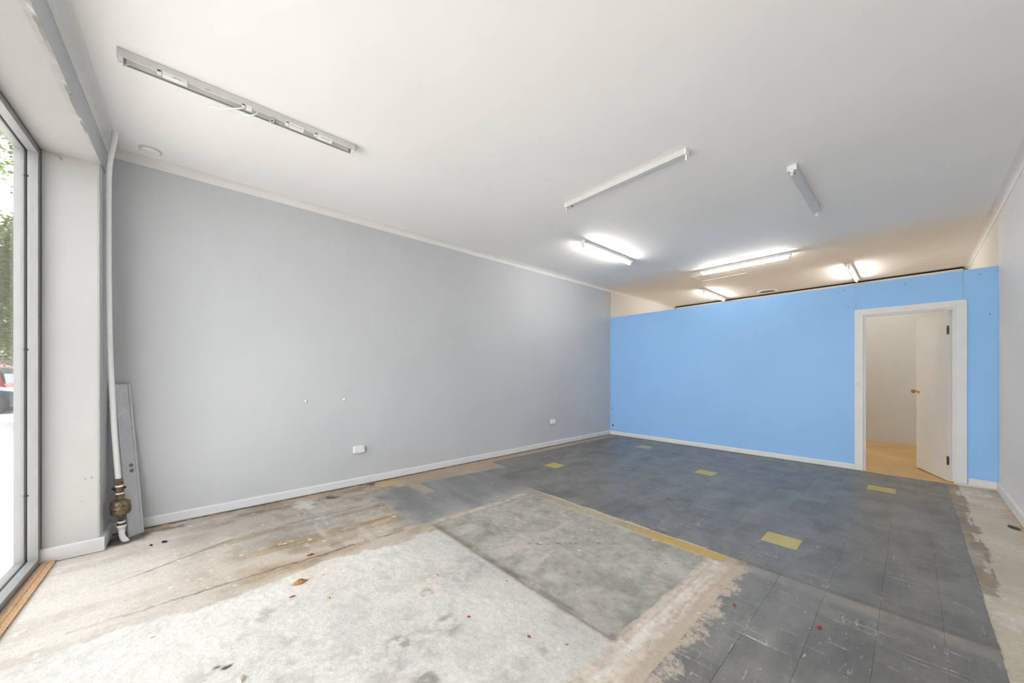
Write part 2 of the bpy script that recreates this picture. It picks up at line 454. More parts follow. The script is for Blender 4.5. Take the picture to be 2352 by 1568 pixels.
    lay(boxm(-4.14, -3.93, 1.52, 1.80, 0.02, 0.8), (0.50, 0.39, 0.21), 0.6)
    # orange dust against the wall
    lay((1 - sm(X + wx*0.5, -4.12, -4.0))*sm(n_y, 0.3, 0.6), (0.46, 0.26, 0.15), 0.55)
    lay((1 - sm(X + wx2*0.3, -4.172, -4.160))*sm(n_fine + n_mid, 0.7, 1.0), (0.03, 0.02, 0.015), 0.85)  # shade of the gap under the skirting, painted as a dark strip
    # pale strip by the right wall, brown adhesive edge
    rmk = sm(X + wx2*0.4, 0.262, 0.272)
    Cq = np.array([0.58, 0.52, 0.42])*(0.80 + 0.4*n_mid)[..., None]
    sp = sm(fbm(X*1.5, Y*0.9, 14, 330, 3), 0.63, 0.70)*sm(fbm(X, Y, 2.4, 350, 2), 0.5, 0.62)
    Cq = Cq*(1 - sp[..., None]*0.8) + 0.66*sp[..., None]*0.8
    og = sm(X + wx, 0.50, 0.64)*sm(n_fine, 0.35, 0.6); Cq = Cq*(1 - og[..., None]*0.6) + np.array([0.45, 0.29, 0.17])*og[..., None]*0.6
    row = np.floor((Y - 2.89)/0.2185).astype(int); rr_ = np.random.RandomState(12); tab = rr_.rand(64); tab2 = rr_.rand(64)
    ext = 0.318 + 0.055*tab[row % 64]
    ad = (1 - sm(X + wx2*0.9, ext - 0.006, ext + 0.006))*sm(Y + wy2*0.6, 3.39, 3.41)*(0.45 + 0.55*sm(n_mid, 0.25, 0.55))
    kk = tab2[row % 64][..., None]
    Ca = (np.array([0.36, 0.26, 0.165])*(1 - kk) + np.array([0.22, 0.205, 0.185])*kk)*(0.65 + 0.7*n_mid)[..., None]
    ld = np.exp(-((X - 0.345 + wx2*0.2)/0.006)**2)*sm(Y, 3.4, 3.45)*sm(n_fine, 0.35, 0.55)
    Cq = Cq*(1 - 0.6*ld[..., None])
    Cq = Cq*(1 - ad[..., None]) + Ca*ad[..., None]
    C[:] = C*(1 - rmk[..., None]) + Cq*rmk[..., None]; H = H*(1 - rmk) + 0.0008*rmk
    # blackened corner at the pipe
    lay(boxm(-4.2, -3.90, -0.5, -0.28, 0.05, 1.5)*sm(n_mid, 0.3, 0.55), (0.07, 0.05, 0.035), 0.85)
    lay(boxm(-4.2, -4.03, -0.34, -0.05, 0.04, 1.5)*sm(n_mid, 0.35, 0.6), (0.12, 0.09, 0.06), 0.8)
    # round hole by the left wall, ragged hole under the skirting
    hr = np.hypot(X + 3.967, Y - 1.067) + wx2*0.2
    ho = 1 - sm(hr, 0.056, 0.066); lay(ho, (0.03, 0.024, 0.018), 0.98); H -= 0.06*ho
    ho2 = 1 - sm(np.hypot((X + 4.13)*1.4, (Y - 1.53)*0.7) + wx2, 0.035, 0.05); lay(ho2, (0.05, 0.04, 0.03), 0.95); H -= 0.03*ho2
    # chips in the screed and a dark wriggle on the patch
    for (px, py, pr) in ((-1.995, 0.075, 0.016), (-1.970, 0.105, 0.020), (-1.986, 1.142, 0.007), (-1.075, 1.30, 0.012)):
        q = 1 - sm(np.hypot((X - px)*1.6, Y - py) + wx2*0.8, pr*0.5, pr); lay(q, (0.07, 0.055, 0.04), 0.95); H -= 0.005*q
    for (px, py, pr, k) in ((-1.55, 0.95, 0.10, .55), (-1.32, 0.72, 0.10, .6), (-1.60, 0.72, 0.08, .5), (-1.86, 1.0, 0.07, .45), (-1.18, 0.62, 0.12, .5), (-2.25, 0.25, 0.09, .4), (-1.10, 1.20, 0.07, .35)):
        q = (1 - sm(np.hypot(X - px, (Y - py)*1.2) + wx*0.9, pr*0.4, pr))*sm(n_fine + n_mid*0.3, 0.52, 0.75); lay(q, (0.15, 0.135, 0.12), k)
    wl = np.exp(-((Y - 2.02 - (X + 1.78)*1.15 - wy*0.4)/0.030)**2)*boxm(-1.98, -1.45, 1.7, 2.45, 0.06)*sm(n_fine, 0.45, 0.65)
    lay(wl, (0.10, 0.095, 0.09), 0.8)
    wm = boxm(-4.0, -3.72, 0.72, 0.86, 0.02, 1.6)*sm(n_y, 0.42, 0.6); lay(wm, (0.68, 0.66, 0.63), 0.6)
    # scattered flecks of plaster
    rg = np.random.RandomState(5)
    for _ in range(150):
        px, py = rg.uniform(-4.05, 0.6), rg.uniform(-0.4, 3.0); rr = rg.uniform(0.004, 0.0095)
        i0, i1 = np.searchsorted(xs, [px-0.03, px+0.03]); j0, j1 = np.searchsorted(ys, [py-0.03, py+0.03])
        q = (np.hypot((X[j0:j1, i0:i1]-px)*rg.uniform(.6, 1.6), Y[j0:j1, i0:i1]-py) < rr)[..., None]
        w = 0.75 if rg.rand() < 0.7 else 0.10
        C[j0:j1, i0:i1] = np.where(q, C[j0:j1, i0:i1]*0.2 + w*0.8, C[j0:j1, i0:i1])
    ny, nx = X.shape
    V = np.stack([X, Y, H], -1).reshape(-1, 3).astype(np.float32)
    idx = np.arange(ny*nx).reshape(ny, nx)
    F = np.stack([idx[:-1,:-1], idx[:-1,1:], idx[1:,1:], idx[1:,:-1]], -1).reshape(-1, 4)
    me = bpy.data.meshes.new('floor')
    me.vertices.add(len(V)); me.vertices.foreach_set('co', V.ravel())
    me.loops.add(F.size); me.loops.foreach_set('vertex_index', F.ravel().astype(np.int32))
    me.polygons.add(len(F)); me.polygons.foreach_set('loop_start', (np.arange(len(F))*4).astype(np.int32))
    me.polygons.foreach_set('use_smooth', np.ones(len(F), dtype=bool))
    me.update(calc_edges=True)
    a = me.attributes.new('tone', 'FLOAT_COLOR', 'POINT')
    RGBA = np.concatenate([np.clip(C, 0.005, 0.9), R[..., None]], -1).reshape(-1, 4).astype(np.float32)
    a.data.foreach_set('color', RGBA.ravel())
    t = NT('worn_concrete_floor')
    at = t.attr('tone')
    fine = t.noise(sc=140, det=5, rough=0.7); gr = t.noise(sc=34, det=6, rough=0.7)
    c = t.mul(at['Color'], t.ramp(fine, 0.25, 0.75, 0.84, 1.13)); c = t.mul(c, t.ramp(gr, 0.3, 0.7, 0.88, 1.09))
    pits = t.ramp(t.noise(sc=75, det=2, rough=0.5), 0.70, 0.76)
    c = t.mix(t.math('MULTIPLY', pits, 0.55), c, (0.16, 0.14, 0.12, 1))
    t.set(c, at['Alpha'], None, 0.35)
    t.bump(t.math('ADD', t.math('MULTIPLY', fine, 0.4), gr), 0.55, 0.005)
    me.materials.append(t.m)
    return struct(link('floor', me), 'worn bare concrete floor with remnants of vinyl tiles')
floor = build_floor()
struct(MB().box(XL - 0.05, XR + 0.05, -0.872, YP + 0.03, -0.25, -0.07).build('floor_slab', plain('slab_concrete', (0.3, 0.28, 0.25, 1), 0.9)))
o = struct(MB().box(XL - 0.02, XR + 0.02, YP + 0.04, YB + 0.05, -0.20, 0.004).build('floor_rear', M['lino']), 'ochre lino floor of the rear room')

# vinyl tiles: each one an object of its own
def mat_tile(name, yellow=False):
    t = NT(name); P = t.pos; ob = t.obj(); rn = t.rnd()
    big = t.noise(sc=1.4, det=5, rough=0.6); sme = t.noise(t.scale(P, (2.2, 0.8, 1), 0.5), sc=2.6, det=6, rough=0.65, dist=0.6)
    if yellow: base = t.mix(t.ramp(sme, 0.3, 0.7), (0.43, 0.345, 0.085, 1), (0.52, 0.43, 0.135, 1))
    else:
        base = t.mix(t.ramp(sme, 0.32, 0.7), (0.115, 0.112, 0.110, 1), (0.205, 0.198, 0.190, 1))
        base = t.mul(base, t.ramp(rn, 0, 1, 0.90, 1.10))
        base = t.mix(t.ramp(big, 0.5, 0.72, 0.0, 0.45), base, (0.235, 0.215, 0.19, 1))
    x, y, z = t.sep(P)
    if not yellow:
        base = t.mix(t.ramp(t.noise(t.scale(P, (1.4, 2.2, 1)), sc=1.7, det=7, rough=0.68), 0.58, 0.72, 0.0, 0.55), base, (0.30, 0.26, 0.21, 1))
        # paler worn ridge where the slab joint shows through
        rd = t.math('MULTIPLY', t.ramp(y, 2.60, 2.66), t.ramp(y, 2.748, 2.725))
        rd = t.math('MULTIPLY', rd, t.ramp(t.noise(sc=5, det=4), 0.35, 0.6))
        rd = t.math('MULTIPLY', rd, t.ramp(x, -0.80, -0.74))
        base = t.mix(t.math('MULTIPLY', rd, 0.6), base, (0.32, 0.28, 0.24, 1))
        dl = t.math('MULTIPLY', t.ramp(y, 2.742, 2.752), t.ramp(y, 2.80, 2.76)); dl = t.math('MULTIPLY', dl, t.ramp(x, -0.80, -0.74))
        base = t.mix(t.math('MULTIPLY', dl, 0.4), base, (0.07, 0.065, 0.06, 1))
        # plaster residue spread over the tiles beside the trench
        e1 = t.math('MULTIPLY', t.math('SUBTRACT', t.noise(sc=7, det=8, rough=0.72), 0.5), 0.42)
        xd = t.math('ADD', x, e1)
        rs = t.ramp(xd, -0.680, -0.715); rs = t.math('MULTIPLY', rs, t.ramp(y, 2.72, 2.66)); rs = t.math('MULTIPLY', rs, t.ramp(x, -0.50, -0.56))
        rs = t.math('MULTIPLY', rs, t.ramp(t.noise(sc=40, det=6, rough=0.75), 0.36, 0.50))
        base = t.mix(t.math('MULTIPLY', rs, 0.92), base, t.mix(t.noise(sc=20, det=5), (0.40, 0.33, 0.26, 1), (0.56, 0.47, 0.38, 1)))
    # plaster scuffs: short pale streaks both ways, gathered in worn zones, and worn tile edges
    zone = t.ramp(t.noise(sc=1.9, det=4), 0.42, 0.54)
    near = t.math('MAXIMUM', t.ramp(y, 5.2, 2.4), 0.40)
    zone = t.math('MULTIPLY', zone, near)
    s1 = t.ramp(t.noise(t.scale(P, (1.5, 26, 1), 0.03), sc=2.0, det=6, rough=0.62), 0.60, 0.645)
    s2 = t.ramp(t.noise(t.scale(P, (20, 3.4, 1), -0.04), sc=2.0, det=6, rough=0.62), 0.615, 0.66)
    ox, oy, oz = t.sep(ob)
    e = t.math('MAXIMUM', t.math('ABSOLUTE', ox), t.math('ABSOLUTE', oy))
    ed = t.ramp(t.math('ADD', e, t.math('MULTIPLY', t.noise(sc=60, det=3), 0.012)), 0.1090, 0.1135)
    edn = t.ramp(t.noise(sc=5.5, det=4, rough=0.7), 0.56, 0.64)
    ed = t.math('MULTIPLY', ed, edn)
    fl = t.ramp(t.noise(sc=55, det=2, rough=0.5), 0.72, 0.75)
    sc_ = t.math('MAXIMUM', t.math('MULTIPLY', t.math('MAXIMUM', s1, s2), zone), fl)
    sc_ = t.math('MAXIMUM', sc_, t.math('MULTIPLY', ed, t.ramp(y, 4.6, 2.6, 0.15, 0.9)))
    brk = t.ramp(t.noise(sc=48, det=3, rough=0.7), 0.36, 0.56)
    sc_ = t.math('MULTIPLY', sc_, brk)
    c = t.mix(t.math('MULTIPLY', sc_, 0.5 if yellow else 0.82), base, (0.52, 0.49, 0.44, 1))
    c = t.mul(c, t.ramp(t.noise(sc=90, det=4, rough=0.7), 0.25, 0.75, 0.88, 1.12))
    t.set(c, t.ramp(t.noise(sc=4, det=5), 0.3, 0.7, 0.33, 0.50), None, 0.5)
    t.bump(t.noise(sc=30, det=5), 0.10, 0.003)
    return t.m
M['tile'] = mat_tile('grey_vinyl_tile'); M['tile_yellow'] = mat_tile('yellow_vinyl_tile', True)
PITCH = 0.2185; X0 = -0.113
def tile_mb(w0, w1, d0, d1, mb=None, ox=0, oy=0):
    """slab with a chamfered upper rim, local coordinates about the tile's own centre"""
    mb = mb or MB(); b = 0.0005; zt = 0.0030; zb = -0.001
    lo = [(w0,d0,zb),(w1,d0,zb),(w1,d1,zb),(w0,d1,zb)]; mi = [(w0,d0,zt-b),(w1,d0,zt-b),(w1,d1,zt-b),(w0,d1,zt-b)]
    hi = [(w0+b,d0+b,zt),(w1-b,d0+b,zt),(w1-b,d1-b,zt),(w0+b,d1-b,zt)]
    vs = [(q[0]+ox, q[1]+oy, q[2]) for q in lo+mi+hi]
    fs = [(8,9,10,11)] + [(i,(i+1)%4,4+(i+1)%4,4+i) for i in range(4)] + [(4+i,4+(i+1)%4,8+(i+1)%4,8+i) for i in range(4)]
    return mb.add(vs, fs)
hf = PITCH/2 - 0.0003
full = {False: tile_mb(-hf, hf, -hf, hf).mesh('floor_tile', M['tile']), True: tile_mb(-hf, hf, -hf, hf).mesh('floor_tile', M['tile_yellow'])}
# phase of every column along the room (courses are staggered by half a tile)
phase = {k: (3.221 if k % 2 else 3.221 + PITCH/2) for k in range(-22, 4)}
phase[-1] = 5.512; phase[-3] = 3.221; phase[-8] = 4.775; phase[-15] = 3.595; phase[-14] = 5.69; phase[-4] = 3.10; phase[-2] = 3.30
yellow = {(-3, 3.221), (-1, 5.512), (-8, 4.775), (-15, 3.595), (-14, 5.69)}
cand = []
for k in range(-18, 2):
    x0 = X0 + k*PITCH; x1 = x0 + PITCH
    ph = phase[k]
    y_lo = 0.10 if x1 > -0.70 else 2.767
    if x1 < -3.5: y_lo = 3.16
    j = math.floor((y_lo - ph)/PITCH) - 1
    while True:
        y0 = ph + j*PITCH; y1 = y0 + PITCH; j += 1
        if y0 > YP: break
        a0, a1 = max(y0, y_lo), min(y1, YP - 0.005)
        b0, b1 = max(x0, -4.0), min(x1, 0.268)
        if a0 < 2.767 and b0 < -0.735: b0 = max(b0, -0.735)
        if a1 - a0 < 0.03 or b1 - b0 < 0.03: continue
        yl = any(kk == k and abs(yy - y0) < 0.02 for kk, yy in yellow)
        cx_, cy_ = (b0+b1)/2, (a0+a1)/2
        cand.append((math.hypot(cx_, cy_) if cy_ > 1.0 else 99, b0, b1, a0, a1, yl, x0, y0))
cand.sort(key=lambda c: c[0])
cand = [c for c in cand if c[5]] + [c for c in cand if not c[5]]
far = MB(); n_t = 0
for (d, b0, b1, a0, a1, yl, x0, y0) in cand:
    cx_, cy_ = x0 + PITCH/2, y0 + PITCH/2
    whole = abs((b1-b0) - PITCH) < 1e-6 and abs((a1-a0) - PITCH) < 1e-6
    rr = random.Random(round(cx_*1000)*7919 + round(cy_*1000))
    dz = rr.uniform(-0.0003, 0.0004)
    if n_t < 300:
        if whole: me = full[yl]
        else: me = tile_mb(b0-cx_+0.0003, b1-cx_-0.0003, a0-cy_+0.0003, a1-cy_-0.0003).mesh('floor_tile', M['tile_yellow' if yl else 'tile'])
        ob = link('floor_tile', me, floor, (cx_, cy_, dz)); n_t += 1
        if yl: ob['label'] = 'yellow vinyl tile'
    else:
        tile_mb(b0+0.0003, b1-0.0003, a0+0.0003, a1-0.0003, far, 0, 0)
fo = far.build('floor_tile_field', M['tile'], floor); fo['kind'] = 'stuff'

# ------------------------------------------------------------------ walls, ceiling
WT = 0.2
struct(MB().box(XL - WT, XL, -0.872, YP + 0.03, -0.2, 3.2).build('wall_left', M['wall_grey']), 'long pale grey painted wall')
struct(MB().box(XL - WT, XL, YP + 0.03, YB + WT, -0.2, 3.2).build('wall_rear_left', M['cream']), 'cream wall beyond the blue partition')
struct(MB().box(XR, XR + WT, -0.872, YP + 0.03, -0.2, 3.2).build('wall_right', M['wall_warm']), 'pale wall at the right edge')
struct(MB().box(XR, XR + WT, YP + 0.03, YB + WT, -0.2, 3.2).build('wall_rear_right', M['cream']), 'cream wall beyond the door, right side')
struct(MB().box(XL - WT, XR + WT, YB, YB + WT, -0.2, 3.2).build('wall_back', M['rear_grey']), 'pale rear wall seen through the doorway')
struct(MB().box(XL - WT, XR + WT, -0.874, YB + WT, ZC, ZC + 0.15).build('ceiling', M['ceiling']), 'white plasterboard ceiling')

# front wall: left pier, right pier and a rough rendered lintel
def front_wall():
    mb = MB(); YO = -0.874; XR0 = 0.27
    # piers (0 render white, 1 grey paint)
    def pier(x0, x1, side):
        mb.add([(x0,YF,-.2),(x1,YF,-.2),(x1,YF,ZC),(x0,YF,ZC)], [(1,0,3,2)], 1)
        xx = x1 if side > 0 else x0
        mb.add([(xx,YF,-.2),(xx,YO,-.2),(xx,YO,ZS+.02),(xx,YF,ZS+.02)], [(0,1,2,3) if side < 0 else (3,2,1,0)], 0)
        mb.add([(x0,YO,-.2),(x1,YO,-.2),(x1,YO,3.2),(x0,YO,3.2)], [(0,1,2,3)], 0)
    # rounded rough arris of the left pier
    rg = random.Random(3)
    zs = [-.2 + i*(ZS + 0.22)/90 for i in range(91)]
    prof = []
    for z in zs:
        lean = -0.012 + 0.014*(1 - z/ZS)
        j = rg.uniform(-1, 1)*0.0008
        prof.append([(XL, YF, z), (XREV - 0.009 + j, YF, z), (XREV - 0.002, YF - 0.004 + j, z), (XREV + 0.0, YF - 0.014, z), (XREV + 0.0, YO, z)])
    for a, b in zip(prof[:-1], prof[1:]):
        for i in range(4):
            mb.add([a[i], a[i+1], b[i+1], b[i]], [(0,1,2,3)], 1 if i < 1 else 0, i > 0 and i < 3)
    mb.add([(XL-.2,YO,-.2),(XREV,YO,-.2),(XREV,YO,3.2),(XL-.2,YO,3.2)], [(0,1,2,3)], 0)
    pier(XR0, XR + WT, -1)
    # lintel
    xs = [XL + i*0.016 for i in range(int((XR - XL)/0.016) + 2)]
    rows = []; e1 = e2 = 0.0
    for i, x in enumerate(xs):
        e1 = e1*0.82 + rg.uniform(-1, 1)*0.0055; e2 = e2*0.7 + rg.uniform(-1, 1)*0.004
        up = 0.03*min(1.0, max(0.0, (x - XREV)/1.0))
        sag = 0.010*math.sin((x + 4)*2.1)
        rows.append([(x, YO, ZS), (x, YW - 0.01, ZS), (x, -0.64, ZS + up*0.50), (x, -0.54, ZS + up*0.90 + e2*0.10),
                     (x, YF - 0.010 + e2*0.6, ZS + 0.001 + up + e1*0.15), (x, YF + 0.003, ZS + 0.006 + up + e1*0.9 + sag*0.3),
                     (x, YF + 0.0025, ZS + 0.010 + up + e1*1.25 + sag*0.4), (x, YF, ZS + 0.011 + up + e1*1.25 + sag*0.4), (x, YF, ZC)])
    for a, b in zip(rows[:-1], rows[1:]):
        for i in range(8):
            mb.add([a[i], b[i], b[i+1], a[i+1]], [(3,2,1,0)], 1 if i >= 6 else 0, False)
    mb.add([(XL-.2,YO,ZS),(XR+.2,YO,ZS),(XR+.2,YO,3.2),(XL-.2,YO,3.2)], [(0,1,2,3)], 0)
    w = mb.build('wall_front', [M['reveal'], M['wall_grey']])
    return struct(w, 'front wall with white rendered window reveal and rough lintel')
wall_front = front_wall()
# painted-over screws and plugs on the reveal
for (y, z, r) in ((-0.555, 0.535, 0.006), (-0.585, 0.53, 0.006), (-0.60, 0.375, 0.004), (-0.70, 2.735, 0.016)):
    MB().lathe([(r, 0), (r*0.9, 0.003), (r*0.4, 0.0045)], (0,0,0), 'x', 12).build('painted_screw', M['reveal'], wall_front, (XREV, y, z))

# cornices
def cove(a, b, nrm, w=0.070, h=0.058, zt=ZC, name='trim_1', mat=None, lbl=None):
    n = Vector(nrm); pr = [Vector((0,0,0)), n*w, n*w + Vector((0,0,-0.004))]
    for i in range(1, 8):
        t = i/8*math.pi/2; pr.append(n*(w - (w-0.008)*math.sin(t)) + Vector((0,0,-0.004 - (h-0.010)*(1 - math.cos(t)))))
    pr += [n*0.006 + Vector((0,0,-h+0.006)), n*0.005 + Vector((0,0,-h)), Vector((0,0,-h))]
    return struct(MB().prism([tuple(q) for q in pr], (a[0],a[1],zt), (b[0],b[1],zt)).build(name, mat or M['trim']), lbl)
cove((XL, YF), (XL, YB), (1,0,0), name='trim_1', lbl='coved cornice over the grey wall')
cove((XR, YB), (XR, YF), (-1,0,0), w=0.068, h=0.050, name='trim_2', lbl='coved cornice over the right wall')
cove((XR, YF), (XL, YF), (0,1,0), w=0.070, name='trim_3', lbl='coved cornice over the shop window')
c4 = cove((XL + .06, YB - 0.012), (XR - .06, YB - 0.012), (0,-1,0), w=0.075, h=0.075, zt=ZC - 0.034, name='trim_4', lbl='sagging cornice on the rear wall with a gap above it, filled by a dark shade strip')
struct(MB().box(XL + .05, XR - .05, YB - 0.05, YB - 0.001, ZC - 0.034, ZC - 0.0005).build('shade_strip_1', M['dark']), 'dark strip painted as the shade of the gap above the sagging rear cornice')  # solid dark strip filling the gap, coloured as its shade
# vertical cover strip where the grey paint ends
struct(MB().bbox_bevel(XL, XL + 0.018, YP + 0.014, YP + 0.042, 2.44, 2.972, 0.003).build('trim_5', M['trim']), 'narrow vertical cover strip')

# baseboards
def base(a, b, nrm, h=0.092, th=0.014, name='', mat=None, z0=0.012, lbl=None):
    n = Vector(nrm)
    pr = [Vector((0,0,z0)), n*th + Vector((0,0,z0)), n*th + Vector((0,0,h-0.010)), n*(th*0.7) + Vector((0,0,h-0.002)), n*(th*0.4) + Vector((0,0,h)), Vector((0,0,h))]
    return struct(MB().prism([tuple(q) for q in pr], (a[0],a[1],0), (b[0],b[1],0)).build(name, mat or M['trim_grey']), lbl)
base((XL, YP), (XL, YF + 0.014), (1,0,0), h=0.088, name='baseboard_left')
base((XL + .014, YF), (XREV + 0.016, YF), (0,1,0), h=0.10, th=0.022, name='baseboard_front', mat=M['trim_grey'], z0=0.004)
base((XREV, YF + 0.022), (XREV, YW), (1,0,0), h=0.10, th=0.020, name='baseboard_reveal', mat=M['trim_soft'], z0=0.004)
base((-0.498, YP), (XL + 0.014, YP), (0,-1,0), h=0.078, th=0.016, name='baseboard_back', mat=M['trim'])
base((XR - 0.014, YP), (0.424, YP), (0,-1,0), h=0.095, th=0.014, name='baseboard_back_right', mat=M['trim'], z0=0.022)
base((XR, YF), (XR, YP), (-1,0,0), h=0.098, th=0.014, name='baseboard_right', mat=M['trim'], z0=0.004)

# blue partition, open above
PT = 0.09
ox0, ox1, oz1 = -0.425, 0.341, 2.034        # door opening
def partition():
    mb = MB(); H = 2.436
    mb.box(XL, ox0, YP + .007, YP + PT, 0.0, H - .002); mb.box(ox1, XR, YP + .007, YP + PT, 0.0, H - .002)
    mb.box(ox0, ox1, YP + .007, YP + PT, oz1, H - .002)
    w = struct(mb.build('wall_partition', M['cream']), 'blue partition wall that stops short of the ceiling')
    g = 0.0012
    MB().box(XL + g, -0.486 - g, YP, YP + .007, 0.006, H).build('wall_panel', M['blue'], w)
    MB().box(-0.486 + g, 0.387 - g, YP, YP + .007, oz1, H).build('wall_panel', M['blue'], w)
    MB().box(-0.486 + g, ox0, YP + .001, YP + .007, 0.006, oz1).build('wall_panel', M['blue'], w)
    MB().box(0.387 + g, XR - g, YP, YP + .007, 0.03, H).build('wall_panel', M['blue'], w)
    MB().box(ox1, 0.387 - g, YP + .001, YP + .007, 0.045, oz1).build('wall_panel', M['blue'], w)
    # round blanking cap painted blue, and an open cable hole below it
    cap = MB().lathe([(0.021, 0), (0.021, -0.002), (0.018, -0.002)], axis='y', n=24).build('cap_rim', M['dark'], w, (-4.137, YP, 0.557))
    MB().lathe([(0.0175, -0.001), (0.0175, -0.004), (0.013, -0.0055)], axis='y', n=24).build('cap', M['blue'], cap)
    MB().lathe([(0.0185, 0.0005), (0.0185, -0.0012)], axis='y', n=20).build('cable_hole', M['dark'], w, (-4.128, YP, 0.196))
    # nail heads and chips
    for (x, z) in ((-0.60, 2.38), (-0.66, 2.36), (-0.56, 2.16), (0.50, 2.37), (-0.05, 2.37), (-1.4, 2.36), (-2.3, 2.36), (-2.7, 2.33), (-3.0, 2.35), (0.57, 1.92)):
        MB().lathe([(0.006, 0), (0.006, -0.001)], axis='y', n=8).build('nail_head', M['label_ink'], w, (x, YP - 0.0003, z))
    return w
partition()

# ------------------------------------------------------------------ door
def door():
    r = link('door_1', None, None, (0, YP, 0)); struct(r, 'open white hinged door in the blue partition')
    cw = 0.074; th = 0.018; c = 0.006
    def arch(pts):   # mitred casing face polygon in x,z, thickness towards the room
        mb = MB(); n = len(pts)
        f = [(x, -th, z) for x, z in pts]; b = [(x, 0.0, z) for x, z in pts]
        cxm = sum(p[0] for p in pts)/n; czm = sum(p[1] for p in pts)/n
        mb.add(f + b, [tuple(range(n)), tuple(range(n, 2*n))[::-1]] + [(i, n+i, n+(i+1) % n, (i+1) % n) for i in range(n)])
        return mb
    xl, xr, zt = ox0 + c, ox1 - c, oz1 - c
    g = 0.0008
    arch([(xl-cw-.004, 0.012), (xl, 0.012), (xl, zt-g), (xl-cw-.004, zt+cw-g)]).build('architrave', M['trim'], r)
    arch([(xr, 0.035), (xr+cw+.004, 0.035), (xr+cw+.004, zt+cw-g), (xr, zt-g)]).build('architrave', M['trim'], r)
    arch([(xl+g, zt), (xr-g, zt), (xr+cw+.004-g, zt+cw), (xl-cw-.004+g, zt+cw)]).build('architrave', M['trim'], r)
    J = 0.018
    MB().box(ox0, ox0 + J, 0.001, PT, 0.0, oz1).build('jamb', M['trim'], r)
    MB().box(ox1 - J, ox1, 0.001, PT, 0.0, oz1).build('jamb', M['trim'], r)
    MB().box(ox0 + J, ox1 - J, 0.001, PT, oz1 - J, oz1).build('jamb', M['trim'], r)
    MB().bbox_bevel(ox0 + J, ox0 + J + .012, 0.012, 0.048, 0.0, oz1 - J, 0.002).build('door_stop', M['trim'], r)
    MB().bbox_bevel(ox1 - J - .012, ox1 - J, 0.012, 0.048, 0.03, oz1 - J, 0.002).build('door_stop', M['trim'], r)
    MB().bbox_bevel(ox0 + J + .012, ox1 - J - .012, 0.012, 0.048, oz1 - J - .012, oz1 - J, 0.002).build('door_stop', M['trim'], r)
    MB().bbox_bevel(xl - 0.002, ox1, -0.004, PT + 0.01, -0.002, 0.009, 0.003).build('threshold', M['lino'], r)
    pl_ = MB().lathe([(0.030, 0), (0.030, -0.004), (0.026, -0.006)], axis='y', n=28).build('cover_plate', M['trim'], r, (-0.468, -th, 1.135))
    MB().lathe([(0.012, 0), (0.010, -0.002)], axis='y', n=16).build('screw_cap', M['trim_grey'], pl_, (0, -0.006, 0))
    # leaf: local x runs from the hinge to the free edge, local y is the thickness
    W, T, Hh = 0.728, 0.036, 2.0
    ang = math.radians(180 - 70.5)
    hx, hy = ox1 - J - 0.003, PT + 0.002
    leaf = MB().bbox_bevel(0, W, 0, T, 0, Hh, 0.0015).build('leaf', M['door'], r, (hx, hy, 0.014), ang)
    # knob on the visible face (local +y side faces the camera)
    kz = 1.035 - 0.014; kx = W - 0.062
    rot = (math.radians(-90), 0, 0)
    MB().lathe([(0.030, 0), (0.030, 0.003), (0.024, 0.008), (0.010, 0.012), (0.009, 0.026)], n=24).build('knob_rose', M['goldbrass'], leaf, (kx, T, kz), rot=rot)
    MB().lathe([(0.009, 0.024), (0.013, 0.030), (0.022, 0.040), (0.025, 0.052), (0.024, 0.064), (0.017, 0.070), (0.004, 0.072)], n=8, smooth=False).build('knob', M['amber'], leaf, (kx, T, kz), rot=rot)
    for z in (1.715, 0.19):
        h = MB().box(-0.003, 0.032, T, T + 0.0025, 0, 0.10); h.lathe([(0.006, 0.0), (0.006, 0.10)], (-0.004, T + 0.003, 0), n=10)
        hh = h.build('hinge', M['hinge'], leaf, (0, 0, z))
        for k in (0.018, 0.05, 0.082): MB().lathe([(0.0035, 0.0), (0.003, 0.001)], (0.016, T + 0.0025, k), 'y', 8).build('screw', M['goldbrass'], leaf, (0, 0, z))
    return r
door()

